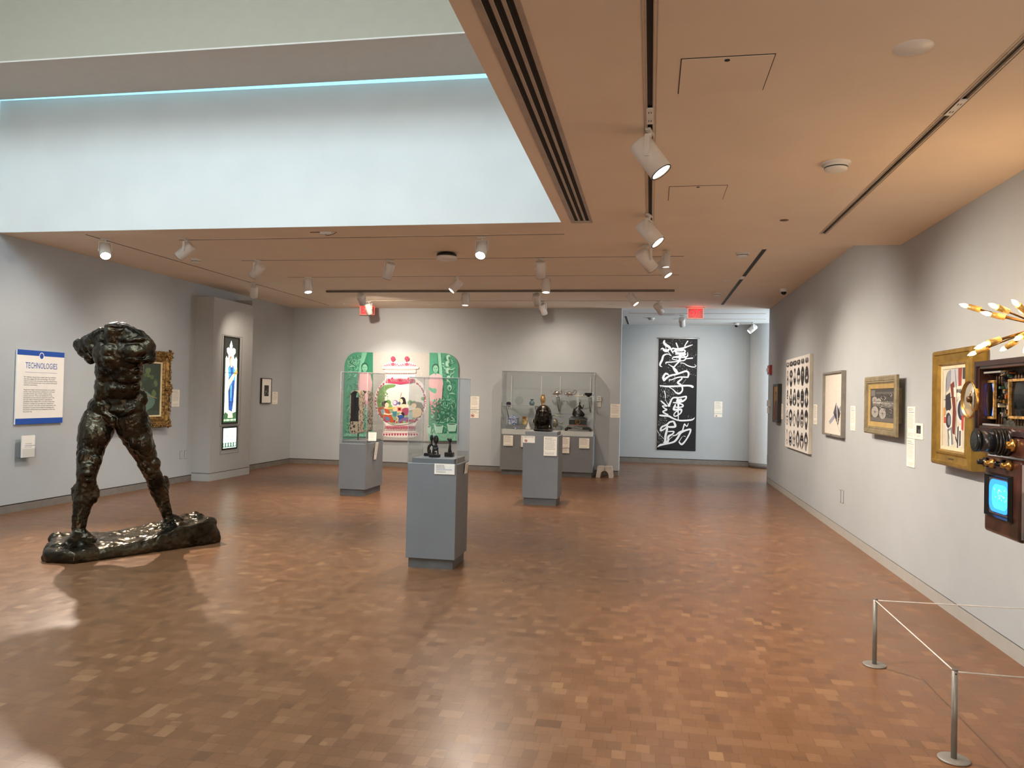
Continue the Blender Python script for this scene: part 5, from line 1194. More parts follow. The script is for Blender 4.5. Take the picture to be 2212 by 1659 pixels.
lathe_thing('glass_globe', 'large clear glass globe vase on the left clear shelf', 'glass vase', 515, [(0, 0), (36, 0), (40, 12), (70, 40), (80, 80), (72, 115), (45, 145), (34, 156), (31, 156), (42, 143), (69, 113), (76, 80), (66, 42), (36, 14), (0, 8)], YS, ZA, acr)
lathe_thing('glass_vase', 'small round blue-grey glass vase with a flared lip on the left shelf', 'vase', 752, [(0, 0), (30, 0), (46, 18), (53, 42), (46, 62), (24, 80), (20, 95), (38, 112), (40, 115), (36, 115), (17, 96), (20, 80), (0, 78)], YS, ZA, mat('iridescent_blue', '7f9aa3', .18, metal=.6, coat=.6))
lathe_thing('gold_vase', 'tall golden amber vase standing above the bronze head', 'vase', 953, [(0, 0), (30, 0), (34, 8), (28, 25), (38, 60), (50, 100), (50, 130), (38, 160), (31, 178), (34, 195), (38, 200), (33, 200), (28, 180), (0, 170)], YS, ZA, mat('amber_lustre', 'c2955c', .25, metal=.5, coat=.6))
dk_z = .895
# low risers on the deck
def riser(label, xa, xb, ya, yb, Y0, Y1):
    a = onY(cx5(xa), cy5(ya), Y0); b_ = onY(cx5(xb), cy5(ya), Y0)
    o = MB().box(a.x, b_.x, Y0, Y1, dk_z, a.z).build('riser_block', ped_m, bevel=.002); tag(o, label, 'riser'); return a.z
ZR = riser('low grey riser block on the left of the cabinet deck', 285, 840, 1166, 1235, 15.28, 15.50)
riser_z2 = riser('small grey riser block under the round metal flask', 1090, 1290, 1225, 1260, 15.24, 15.42)
bw_m = mat('blue_white_porcelain', 'dfe4ea', .2, var=0, coat=.5)
nt = bw_m.node_tree; vn = nt.nodes.new('ShaderNodeTexNoise'); vn.inputs['Scale'].default_value = 28; vn.inputs['Distortion'].default_value = 2.5
vr = nt.nodes.new('ShaderNodeValToRGB'); vr.color_ramp.elements[0].position = .46; vr.color_ramp.elements[0].color = (*lin('dfe4ea'), 1); vr.color_ramp.elements[1].position = .53; vr.color_ramp.elements[1].color = (*lin('27509a'), 1)
tcn = nt.nodes.new('ShaderNodeTexCoord'); nt.links.new(tcn.outputs['Object'], vn.inputs['Vector']); nt.links.new(vn.outputs['Fac'], vr.inputs['Fac']); nt.links.new(vr.outputs['Color'], nt.nodes['Principled BSDF'].inputs['Base Color'])
p = onY(cx5(417), cy5(1100), 15.38); s_ = 15.38/1661/8.508
t = thing('lidded_pot', 'square blue and white porcelain pot with a pierced lid', 'porcelain pot', (p.x, 15.38, ZR))
def sq(hw, z): return [(-hw, -hw, z), (hw, -hw, z), (hw, hw, z), (-hw, hw, z)]
mb = MB(); prof = [(70, 0), (74, 6), (84, 90), (96, 112), (105, 118), (105, 130)]; vs = []
for hw, z in prof: vs += sq(hw*s_, z*s_)
mb.add(vs, [(j*4+i, j*4+(i+1) % 4, j*4+4+(i+1) % 4, j*4+4+i) for j in range(len(prof)-1) for i in range(4)]+[(3, 2, 1, 0), (20, 21, 22, 23)]); mb.build('pot', bw_m, t, bevel=.004)
mb = MB().lathe([(88*s_, 130*s_), (80*s_, 142*s_), (56*s_, 158*s_), (22*s_, 168*s_), (0, 172*s_)], n=24)
for k in range(10): mb.ell((60*s_*math.cos(k*.628), 60*s_*math.sin(k*.628), 158*s_), .006)
mb.build('lid', bw_m, t); MB().ell((0, 0, 180*s_), .012).build('lid_knob', bw_m, t)
lathe_thing('glazed_vase', 'cream and brown streaked glazed jar on the grey riser', 'vase', 630, [(0, 0), (38, 0), (48, 12), (60, 50), (61, 90), (52, 128), (57, 150), (60, 156), (56, 156), (49, 130), (0, 120)], 15.36, ZR, mat('streaked_glaze', 'e3c38c', .2, var=.5, scale=9, coat=.6, lo='7d4e22'))
lathe_thing('small_dish', 'small white and blue footed dish at the front of the deck', 'dish', 482, [(0, 0), (28, 0), (30, 12), (56, 38), (62, 46), (58, 46), (28, 22), (0, 20)], 15.12, dk_z, bw_m)
lathe_thing('white_bottle', 'white long-necked bottle vase with a wide flattened body', 'vase', 693, [(0, 0), (36, 0), (50, 16), (54, 34), (40, 52), (30, 62), (26, 80), (16, 110), (8, 130), (7, 155), (9, 160), (0, 160)], 15.10, dk_z, mat('white_porcelain', 'e4e0d6', .25, coat=.5))
silver = mat('silver', 'cfc6bf', .16, metal=.95, var=.05, scale=10)
p = onY(cx5(838), cy5(1090), 15.40); t = thing('silver_ring_dish', 'round silver rimmed dish standing upright behind the bronze head', 'dish', (p.x, 15.40, ZR))
r_ = 78*s_; MB().lathe([(r_, -.008), (r_*.97, .008), (r_*.80, .010), (r_*.78, -.008), (r_, -.008)], c=(0, 0, r_), axis='y').build('rim', silver, t)
MB().lathe([(0, .0), (r_*.79, .0), (r_*.79, .004), (0, .004)], c=(0, 0, r_), axis='y').build('centre', mat('dish_dark', '4b4a4c', .25, metal=.6), t)
pew = mat('pewter', '8f8a78', .35, metal=.7, var=.15, scale=20)
p = onY(cx5(1170), cy5(1150), 15.34); t = thing('metal_flask', 'round pewter flask with a side spout and long curved handle', 'flask', (p.x, 15.34, riser_z2))
r_ = 78*s_; MB().lathe([(0, .045), (r_*.5, .042), (r_*.92, .028), (r_, 0), (r_*.92, -.028), (r_*.5, -.042), (0, -.045)], c=(0, 0, r_+.01), axis='y').build('body', pew, t)
MB().lathe([(.05, 0), (.045, .012), (0, .014)], n=20).build('foot', pew, t)
MB().tube([(x*s_, -.0, z*s_) for x, z in crom([(75, 92), (110, 88), (135, 80), (150, 92), (155, 100)], 4)], [.010]*17, n=8).cyl((135*s_, 0, 82*s_), (150*s_, 0, 62*s_), .006, n=8).build('spout', pew, t)
MB().tube([(x*s_, .0, z*s_) for x, z in crom([(-40, 222), (10, 226), (60, 220), (100, 208), (122, 190)], 4)], .010, n=8).cyl((-40*s_, 0, 222*s_), (-38*s_, 0, 150*s_), .006, n=8).build('handle', pew, t)
# teapots
def teapot(label, cx, body, spout, handle, lid):
    p = onY(cx5(cx), cy5(600), YS); s = YS/1661/8.508; t = thing('silver_teapot', label, 'teapot', (p.x, YS, ZB), group=None)
    MB().lathe([(r*s, z*s) for r, z in body], n=32, sy=.75).build('body', silver, t)
    MB().lathe([(r*s, z*s) for r, z in lid], n=24, sy=.75).build('lid', silver, t)
    MB().tube([(x*s, 0, z*s) for x, z in crom(spout, 5)], [.019-.011*i/(5*(len(spout)-1)) for i in range(5*(len(spout)-1)+1)], n=10).build('spout', silver, t)
    MB().tube([(x*s, 0, z*s) for x, z in crom(handle, 5)], .0065, n=8).build('handle', mat('handle_warm', '8d6a58', .3, metal=.5), t)
teapot('silver teapot with pointed lid, left one of the two on the upper shelf', 1215, [(0, 0), (45, 0), (38, 10), (24, 18), (44, 30), (64, 50), (66, 62), (58, 70), (0, 70)], [(-52, 45), (-75, 48), (-92, 70), (-108, 108)], [(52, 40), (78, 45), (94, 75), (86, 105), (62, 82)], [(56, 70), (50, 86), (26, 98), (8, 104), (6, 112), (11, 118), (0, 125)])
teapot('silver teapot with flat lid and tall handle, right one on the upper shelf', 1450, [(0, 0), (50, 0), (44, 8), (34, 16), (60, 32), (66, 58), (62, 78), (0, 78)], [(-56, 38), (-82, 48), (-95, 75), (-112, 105)], [(56, 40), (90, 48), (122, 80), (118, 114), (88, 112), (66, 72)], [(60, 78), (52, 84), (20, 90), (9, 96), (10, 104), (0, 108)])
p = onY(cx5(1625), cy5(640), 15.25); mb = MB().tube([(x*s_, 0, z*s_) for x, z in crom([(-65, 8), (-30, 14), (10, 10), (40, 18), (62, 26)], 4)], [.006, .008, .009, .010, .010, .010, .010, .009, .008, .008, .008, .008, .009, .010, .010, .008, .004], n=10)
mb.ell((-66*s_, 0, 9*s_), (.012, .01, .008)).ell((62*s_, 0, 26*s_), (.014, .006, .011)); o = mb.build('ivory_spoon', mat('ivory', 'e3d8b4', .4), None, origin=False); o.location = (p.x, 15.25, ZB); tag(o, 'small pale ivory carved spoon lying between the teapots and black bowl', 'spoon')
p = onY(cx5(1800), cy5(640), YS); t = thing('footed_bowl', 'black handled bowl on a small foot at the right end of the upper shelf', 'bowl', (p.x, YS, ZB)); bm_ = mat('black_bronze', '1c1b1b', .28, metal=.5)
MB().lathe([(0, 0), (30*s_, 0), (26*s_, 14*s_), (62*s_, 30*s_), (74*s_, 52*s_), (70*s_, 66*s_), (76*s_, 74*s_), (68*s_, 74*s_), (60*s_, 56*s_), (0, 40*s_)], n=32, sy=.7).build('bowl', bm_, t)
for k in (-1, 1): MB().tube([(k*70*s_, 0, 52*s_), (k*86*s_, 0, 50*s_), (k*86*s_, 0, 24*s_), (k*68*s_, 0, 28*s_)], .006, n=8).build('handle', bm_, t)
# mantel clock
Yc = 15.16; p = onY(cx5(1605), cy5(1285), Yc); t = thing('mantel_clock', 'black marble mantel clock with gilt dial ring and a seated figure on top', 'clock', (p.x, 15.22, dk_z))
ck = mat('black_marble', '17191a', .22, var=.2, scale=12, coat=.4); cg = mat('gilt_bright', 'b98a44', .3, metal=.8)
def Q(x, y): v = onY(cx5(x), cy5(y), Yc); return v.x-p.x, v.z-dk_z
def cbox(name, xa, xb, ya, yb, d, m, bev=.003):
    x0_, z1_ = Q(xa, ya); x1_, z0_ = Q(xb, yb); z0_ = max(0, z0_); return MB().box(x0_, x1_, -d/2, d/2, z0_, z1_).build(name, m, t, bevel=bev)
cbox('base', 1395, 1825, 1205, 1262, .20, ck); cbox('step', 1410, 1790, 1190, 1207, .18, ck); cbox('gilt_band', 1430, 1780, 1172, 1192, .17, mat('red_gilt', '8a5a35', .35, metal=.5))
cbox('body', 1440, 1765, 1075, 1174, .145, ck); cbox('cornice', 1428, 1778, 1050, 1078, .165, ck)
x0_, z0_ = Q(1445, 1052); x1_, _ = Q(1765, 1052); xt0, zt_ = Q(1490, 1010); xt1, _ = Q(1700, 1010)
mb = MB(); mb.add([(x0_, -.07, z0_), (x1_, -.07, z0_), (x1_, .07, z0_), (x0_, .07, z0_), (xt0, -.04, zt_), (xt1, -.04, zt_), (xt1, .04, zt_), (xt0, .04, zt_)], [(3, 2, 1, 0), (4, 5, 6, 7), (0, 1, 5, 4), (1, 2, 6, 5), (2, 3, 7, 6), (3, 0, 4, 7)]); mb.build('roof', ck, t)
cbox('name_plate', 1490, 1690, 1215, 1258, .208, mat('plate_pewter', '77746a', .4, metal=.4))
for x in (1385, 1835):
    a_, b__ = Q(x, 1245); mb = MB().ell((a_, -.07, .022), (.030, .03, .022)).ell((a_, .07, .022), (.030, .03, .022)).ell((a_, -.07, .045), (.022, .026, .022)); mb.build('paw_foot', mat('foot_bronze', '4a342a', .35, metal=.6), t)
a_, b__ = Q(1600, 1117); rr = 44*s_
MB().lathe([(0, .002), (rr*.85, .002), (rr*.85, .006), (0, .006)], c=(a_, -.078, b__), axis='y').build('dial', mat('dial_black', '121110', .25), t)
MB().lathe([(rr*.84, 0), (rr*.88, .012), (rr*1.02, .010), (rr*1.04, 0), (rr*.84, 0)], c=(a_, -.074, b__), axis='y').build('bezel', cg, t)
for k in range(12):
    an = k*PI/6; MB().box(a_+rr*.70*math.sin(an)-.002, a_+rr*.70*math.sin(an)+.002, -.0865, -.084, b__+rr*.70*math.cos(an)-.004, b__+rr*.70*math.cos(an)+.004).build('hour_mark', cg, t)
for an, l in ((-.9, .6), (2.4, .42)): MB().cyl((a_, -.086, b__), (a_+rr*l*math.sin(an), -.086, b__+rr*l*math.cos(an)), .0015, n=6).build('hand', cg, t)
fg = MB()
def FE(x, y, rx, ry, rz, dy=0): a__, c__ = Q(x, y); fg.ell((a__+p.x, 15.22+dy, c__+dk_z), (rx, ry, rz))
def FC(x0, y0, r0, x1, y1, r1, d0=0, d1=0): q0, q1 = Q(x0, y0), Q(x1, y1); fg.cap((q0[0]+p.x, 15.22+d0, q0[1]+dk_z), (q1[0]+p.x, 15.22+d1, q1[1]+dk_z), r0, r1, 10)
FE(1600, 1000, .11, .04, .025); FE(1660, 985, .05, .035, .05); FE(1560, 960, .06, .04, .05); FE(1633, 775, .017, .019, .023); FC(1630, 800, .010, 1630, 815, .012)
FC(1628, 825, .028, 1615, 900, .034); FC(1650, 830, .014, 1672, 880, .012, 0, -.01); FC(1672, 880, .011, 1698, 830, .009); FE(1700, 815, .009, .008, .014); FC(1605, 830, .014, 1565, 870, .012); FC(1565, 870, .011, 1540, 900, .010)
FC(1610, 905, .032, 1600, 960, .040, -.02, -.04); FC(1640, 920, .03, 1690, 985, .038, 0, 0); FC(1600, 930, .03, 1560, 1000, .03, -.03, -.04); FE(1530, 890, .018, .018, .022); FC(1528, 910, .022, 1520, 975, .03, 0, 0); FC(1515, 930, .010, 1500, 985, .010, -.02, -.02); FC(1545, 935, .01, 1560, 980, .012, -.03, -.03)
blob('seated_figure', fg, bronze_d, t, voxel=.0035, smooth=1, disp=((.03, .004), (.012, .002)))
# ---------------------------------------------------------------- step stool
Ys = 15.05; a = onY(1300, 1029, Ys); s2 = 15.05/1661
t = thing('step_stool', 'small cream plastic step stool on the floor right of the display cabinet', 'stool', (onY(1305, 1030, Ys).x, 15.28, 0)); w_, d_, h_ = .34, .30, .225
sm_ = mat('cream_plastic', 'b9aea0', .4)
def arch_side(half_w, hh, gap, r):
    pts = [(-half_w, 0), (-half_w*.84, hh), (half_w*.84, hh), (half_w, 0), (gap, 0)]
    for i in range(9): an = PI*i/8; pts.append((gap*.92*math.cos(an), hh*.28+hh*.42*math.sin(an)))
    pts.append((-gap, 0)); return pts
for k in (-1, 1):
    mb = MB(); P = arch_side(w_/2, h_-.03, .085, .07); mb.prism(P, -.008, .008); o = mb.build('side_wall', sm_, t, bevel=.003); o.location = (0, k*d_/2*.9, 0); o.rotation_euler = (k*.10, 0, 0)
for k in (-1, 1):
    mb = MB(); P = arch_side(d_/2, h_-.03, .075, .06); mb.prism(P, -.008, .008, 'yz'); o = mb.build('end_wall', sm_, t, bevel=.003); o.location = (k*w_/2*.92, 0, 0); o.rotation_euler = (0, -k*.10, 0)
MB().box(-w_/2*.84, w_/2*.84, -d_/2*.84, d_/2*.84, h_-.035, h_).build('top', sm_, t, bevel=.012, seg=3); MB().box(-.006, .006, -d_/2*.80, d_/2*.80, h_, h_+.002).build('groove', mat('groove_brown', '6e655b', .5), t)
MB().box(-.004, .004, -d_/2*.92-.012, -d_/2*.92-.004, .07, h_-.02).build('front_groove', mat('groove_brown', '6e655b'), t)
# ================================================================= RIGHT WALL
def rmap(plane, loc, sx, ox, oy): return lmap('R', plane, loc, sx, ox, oy)
R1 = (5.184, 1640, 700); R2 = (5.926, 1940, 620); R3 = (5.184, 1940, 860)
def cp_(s, x, y): return (s[1]+x/s[0], s[2]+y/s[0])
def wallart(name, label, cat, depth, s, tl, tr, bl, br):
    loc, w, h = hang('R', XR-depth, cp_(s, *tl), cp_(s, *tr), cp_(s, *bl), cp_(s, *br)); return thing(name, label, cat, loc, RZ['R']), loc, w, h
# icon like portrait
t, loc, w, h = wallart('framed_painting', 'small dark-framed golden portrait at the far end of the right wall', 'painting', .07, R1, (152, 675), (207, 668), (150, 1098), (203, 1105))
MB().frame(w, h, [(0, -.07), (0, 0), (.04, 0), (.045, -.012)], cz=h/2).build('frame', mat('frame_dark_brown', '241d18', .45), t)
a = Art(y=.010); a.rect(-w/2+.03, .03, w/2-.03, h-.03, 'b08a3e'); a.poly([(-w*.30, .05), (w*.32, .05), (w*.26, h*.55), (0, h*.66), (-w*.24, h*.5)], '3a2620', 2); a.ell(0, h*.66, w*.2, h*.15, '4a2c1c'); a.ell(-.01, h*.65, w*.13, h*.11, 'a5764a'); a.poly([(-w*.1, h*.1), (w*.12, h*.1), (w*.1, h*.5), (-w*.06, h*.5)], '7c2f22', 2); a.build('panel', paint_m, t)
label_card('wall_label', 'narrow white label between the golden portrait and the black and white canvas', 'R', XR, cp_(R1, 240, 893), cp_(R1, 263, 1065))
# black glyph canvas
t, loc, w, h = wallart('glyph_canvas', 'tall unframed white canvas covered with rows of bold black ornamental glyphs', 'painting', .045, R1, (300, 402), (560, 338), (293, 1370), (556, 1456))
MB().box(-w/2, w/2, .0005, .045, 0, h).build('stretcher', mat('canvas_cream', 'c9c2b2', .7), t)
a = Art(y=0.0); a.rect(-w/2, 0, w/2, h, 'e9e5de')
cols, rows = 6, 4; cw_, rh = (w-.03)/cols, (h*.98)/(rows+.35); bk = '17161a'
for r in range(rows+1):
    for c in range(cols):
        xc_ = -w/2+.015+(c+.5)*cw_; z0 = .02+r*rh; hh = rh*.86 if r < rows else rh*.24
        mw = cw_*.10 if c > 0 else cw_*.04
        def mir(pts, wd):
            for sg in (-1, 1): a.stroke([(xc_+sg*u*cw_, z0+v*hh) for u, v in pts], [q*cw_ for q in wd], bk, sm=4)
        big_ = .7 if c > 0 else .3
        if r == rows:
            mir([(.1, .1), (random.uniform(.2, .34), .5), (.12, .9)], (.08, .22*big_, .06)); continue
        n_ = random.randint(3, 5); vs_ = [(.06+.0*i, .08) if i == 0 else (random.uniform(.14, .36), .1+.8*i/(n_)) for i in range(n_)]+[(.05, .92)]
        mir(vs_, [random.uniform(.05, .30)*big_ for _ in vs_])
        for _ in range(random.randint(1, 3)):
            v = random.uniform(.15, .8); k = random.random()
            if k < .4: a.ell(xc_, z0+v*hh, cw_*.09, hh*.05, bk)
            elif k < .7: mir([(.0, v), (.18, v+.05), (.30, v-.02)], (.16*big_, .2*big_, .06))
            else: mir([(.08, v-.06), (.14, v), (.08, v+.07)], (.05, .14*big_, .05))
for v in (.2, .45, .7): a.stroke([(-w*.46, h*v), (-w*.40, h*v)], .004, '8a8a88', sm=0)
a.build('canvas', paint_m, t)
label_card('wall_label', 'white label between the glyph canvas and the silver framed abstract print', 'R', XR, cp_(R1, 608, 899), cp_(R1, 645, 1122))
# silver framed abstract
t, loc, w, h = wallart('framed_print', 'abstract print of a dark kite shape crossing a grey bar in a deep silver frame', 'framed print', .05, R1, (712, 553), (922, 511), (700, 1236), (918, 1272))
MB().frame(w, h, [(0, -.05), (0, 0), (.022, 0), (.024, -.035)], cz=h/2).build('frame', mat('frame_silver', '8d887f', .4, metal=.4), t)
a = Art(y=.030); a.rect(-w/2+.02, .02, w/2-.02, h-.02, 'd3ccc0'); U = lambda x, z: (-w/2+x*w, z*h)
a.poly([U(.25, .22), U(.31, .17), U(.98, .46), U(.98, .53)], '8e939f'); a.poly([U(.62, .52), U(.83, .36), U(.72, .17), U(.48, .36)], '2b2d33'); a.poly([U(.62, .50), U(.66, .5), U(.72, .22), U(.69, .2)], 'c9cbd0'); a.poly([U(.50, .36), U(.62, .5), U(.62, .34)], '4a4c52')
a.stroke([U(.60, .70), U(.64, .4)], .004, 'a59b8f', sm=0); a.stroke([U(.55, .24), U(.98, .33)], .004, 'c9a27a', sm=0); a.stroke([U(.70, .18), U(.82, .08)], .005, '9a6a52', sm=0); a.stroke([U(.74, .2), U(.90, .5)], .003, 'c07b58', sm=0)
a.build('print', print_m, t)
MB().box(-.02, .02, -.002, 0, .008, .018).build('frame_tag', dark_m, t)
label_card('wall_label', 'white label between the silver framed abstract and the framed engraving', 'R', XR, cp_(R1, 1022, 918), cp_(R1, 1075, 1193))
# engraving of old machinery
t, loc, w, h = wallart('framed_engraving', 'dark engraving of wheels and machinery in a wide grey-gold ribbed frame', 'framed print', .085, R1, (1188, 595), (1538, 566), (1175, 1212), (1530, 1272))
MB().frame(w, h, [(.12, -.085), (.12, -.024), (0, -.022), (0, 0), (.012, .008), (.045, .008), (.05, 0), (.06, .004), (.064, -.008), (.072, -.008), (.076, -.02)], cz=h/2).build('frame', mat('frame_greygold', '8f8468', .5, metal=.3, var=.12, scale=14, bump=.3, bscale=40), t)
MB().frame(w-.15, h-.15, [(0, -.03), (0, -.014), (.045, -.018), (.048, -.03)], cz=h/2).build('liner', mat('liner_gold', 'c6a76a', .45, metal=.4), t)
a = Art(y=.024); iw, ih = w-.24, h-.24; z0 = .12; a.rect(-iw/2, z0, iw/2, z0+ih, '3c3a38'); V = lambda x, z: (-iw/2+x*iw, z0+z*ih)
a.rect(*V(.02, .78), *V(.2, .96), '6a6763'); a.rect(*V(.24, .84), *V(.98, .9), '565350'); a.rect(*V(.02, .02), *V(.98, .14), '5c5853')
for x, z, rx, rz2 in ((.18, .66, .11, .10), (.36, .62, .10, .09), (.2, .30, .15, .17), (.52, .26, .14, .16)):
    a.ell(*V(x, z), rx*iw, rz2*ih, '97938b', 24); a.ell(*V(x, z), rx*iw*.2, rz2*ih*.2, '2a2826', 10)
    for k in range(6): a.stroke([V(x, z), (V(x, z)[0]+rx*iw*.9*math.cos(k), V(x, z)[1]+rz2*ih*.9*math.sin(k))], .004, '6d6962', sm=0, caps=False)
for k in range(5): a.stroke([V(.1, .50+.03*k), V(.95, .44+.04*k)], .008, random.choice(['8a867d', '6b6862', 'a39f96']), sm=0)
for _ in range(50): x, z = random.uniform(.45, .95), random.uniform(.15, .85); a.stroke([V(x, z), V(x+random.uniform(-.08, .08), z+random.uniform(-.06, .06))], .006, random.choice(['8a867d', '5a5753', 'aaa69c', '24221f']), sm=0)
a.build('engraving', print_m, t)
label_card('wall_label', 'white label left of the gold framed abstract, upper one', 'R', XR, cp_(R3, 103, 95), cp_(R3, 188, 450))
label_card('wall_label', 'white label left of the gold framed abstract, lower one', 'R', XR, cp_(R3, 96, 457), cp_(R3, 185, 772))
o = label_card('wall_label', 'small white card with a tiny dark photograph beside the tall labels', 'R', XR, cp_(R3, 192, 283), cp_(R3, 278, 462), kind='none')
lx = o.dimensions.x; a = Art(y=-.0006); lz = o.dimensions.z
a.rect(-lx*.34, lz*.36, lx*.22, lz*.86, '1d1d20'); a.rect(-lx*.1, lz*.4, lx*.1, lz*.62, '55575c'); a.rect(-lx*.3, lz*.22, lx*.2, lz*.24, '8a857c'); a.rect(-lx*.3, lz*.14, lx*.05, lz*.16, '8a857c'); a.build('tiny_photograph', print_m, o)
# gold framed geometric abstract: plain stand-in of the same colours
t, loc, w, h = wallart('framed_painting', 'geometric abstract painting in a broad bright gold frame beside the television sculpture', 'painting', .10, R3, (378+36, -1600), (805, -1650), (378, 720), (818, 822))
loc, w, h = hang('R', XR-.10, (2017.6, 761.5), (2100.5, 746), (2013, 998.9), (2098, 1019)); t.location = loc
gm = mat('frame_gold', 'a3823c', .38, metal=.6, var=.12, scale=12, bump=.15, bscale=30)
MB().frame(w, h, [(0, -.10), (0, 0), (.012, .012), (.03, .012), (.036, .0), (.078, -.006), (.09, .006), (.105, .006), (.112, -.012), (.12, -.018)], cz=h/2).build('frame', gm, t)
MB().frame(w-.235, h-.235, [(0, -.03), (0, -.016), (.022, -.018), (.025, -.03)], cz=h/2).build('liner', mat('liner_pale', 'd9cdaf', .5), t)
MB().box(-.05, .05, .002, .009, .045, .06).build('name_plate', mat('plate_dark', '4a4032', .4, metal=.4), t)
a = Art(y=.024); iw, ih = w-.28, h-.28; z0 = .14; a.rect(-iw/2, z0, iw/2, z0+ih, 'c8c2ae'); V = lambda x, z: (-iw/2+x*iw, z0+(1-z)*ih)
def vp(pts, c, sm=0): a.poly([V(*q) for q in pts], c, sm)
vp([(.16, .05), (.34, .02), (.30, .22), (.14, .3), (.10, .18)], '8c8f97', 3); vp([(.36, 0), (.62, 0), (.60, .2), (.44, .26), (.34, .14)], 'aeb0b4', 3); vp([(.62, 0), (.78, 0), (.76, .22), (.64, .24)], '8f3f33'); vp([(.8, 0), (.92, 0), (.92, .14), (.8, .14)], '3c3a3d')
vp([(.30, .2), (.46, .16), (.56, .56), (.52, .84), (.40, .82), (.42, .5)], '6e342b'); vp([(.12, .34), (.30, .3), (.36, .5), (.22, .58), (.1, .5)], '2d2f38'); vp([(.44, .24), (.74, .22), (.72, .36), (.46, .36)], 'd8d3c2'); vp([(.58, .4), (.9, .3), (.92, .5), (.66, .56)], '8b8766')
for (x, z, rx, rz2) in ((.78, .52, .22, .17), (.24, .66, .16, .13)):
    a.ell(*V(x, z), rx*iw, rz2*ih, 'cfcfcb', 30); a.ell(*V(x, z), rx*iw*.72, rz2*ih*.76, '2b2f3d', 30); a.ell(*V(x+.03, z), rx*iw*.42, rz2*ih*.5, '6f7480', 24)
vp([(.2, .78), (.4, .74), (.46, .96), (.24, 1.0)], '7f8186'); vp([(.26, .8), (.34, .78), (.38, .98), (.30, .99)], 'dedbd0'); vp([(.56, .76), (.78, .7), (.8, .98), (.58, 1.0)], 'd5d2c8'); vp([(.62, .74), (.68, .72), (.66, 1.0), (.61, 1.0)], '34363c'); vp([(.78, .60), (.88, .58), (.86, .78), (.78, .76)], 'b0402f'); vp([(.7, .78), (.76, .78), (.76, .96), (.7, .98)], '34363c'); vp([(.02, .5), (.1, .5), (.12, .6), (.02, .62)], 'c08a3e'); vp([(.04, .62), (.14, .62), (.14, .7), (.04, .7)], 'b2502f')
for k in range(5): a.ell(*V(.60+.07*k, .285), .012, .016, '26262a', 8); a.ell(*V(.56+.02*k, .87+.02*k), .010, .010, '26262a', 8)
for q in (((.14, .1), (.12, .5), (.3, .9)), ((.5, .02), (.58, .4), (.56, .9)), ((.7, .3), (.95, .4)), ((.05, .4), (.4, .36))): a.stroke([V(*k) for k in q], .006, '25262b', sm=4)
a.build('canvas', paint_m, t)
# ---------------------------------------------------------------- television sculpture
wd = mat('walnut_cabinet', '43251c', .28, var=.35, scale=5, coat=.5, lo='1e100c'); bkp = mat('black_plastic', '121212', .3); brass = mat('brass', 'b58a48', .28, metal=.85)
XT = 1.93
tv = thing('television_sculpture', 'sculpture built of old wooden television cabinets with glowing blue screens', 'sculpture', Vector((XR, onX(2150, 900, XT).y, 1.0)))
def W(px, py, X=XT): return onX(px, py, X)
def tbox(name, tl, br, Xa, Xb, m, bevel=0.0, parent=None):
    A_ = W(*tl, Xa); B_ = W(*br, Xa); return MB().box(Xa, Xb, min(A_.y, B_.y), max(A_.y, B_.y), min(A_.z, B_.z), max(A_.z, B_.z)).build(name, m, parent or tv, world=True, bevel=bevel)
UL = W(2111, 786); LR = W(2112, 931); yN = UL.y-.78     # upper cabinet spans yN..UL.y
zt, zb = UL.z, LR.z; yF_ = UL.y
# cabinet shell around an open front
sh = MB(); th = .035
sh.box(XT, XR-.02, yF_-th, yF_, zb, zt).box(XT, XR-.02, yN, yN+th, zb, zt).box(XT, XR-.02, yN+th, yF_-th, zt-th, zt).box(XT, XR-.02, yN+th, yF_-th, zb, zb+th).box(XR-.06, XR-.02, yN+th, yF_-th, zb+th, zt-th)
sh.build('upper_cabinet', wd, tv, world=True, bevel=.003)
tr_ = MB(); tr_.box(XT-.012, XT-.0005, yN-.012, yF_+.012, zt-.018, zt+.012).box(XT-.012, XT-.0005, yN-.012, yF_+.012, zb-.01, zb+.016).box(XT-.0115, XT-.0005, yF_-.012, yF_+.0115, zb+.0165, zt-.0185).box(XT-.0115, XT-.0005, yN-.0115, yN+.012, zb+.0165, zt-.0185); tr_.build('cabinet_trim', mat('trim_plum', '3a2a2c', .3, metal=.4), tv, world=True)
bdm = mat('circuit_board', '3c3a30', .5, var=.5, scale=60, lo='14140f'); MB().box(XT+.09, XT+.10, yN+th, yF_-th, zb+th, zt-th).build('circuit_board', bdm, tv, world=True)
scr_blue = mat('screen_blue', '3a68ff', .15, var=0, emit='4a7bff', es=1.6); scr_cyan = mat('screen_cyan', '66d8ff', .15, var=0, emit='8fe6ff', es=1.5); crt = mat('crt_glass', '05070a', .06)
fl = mat('fibreglass_gold', 'a98244', .6, var=.3, scale=50)
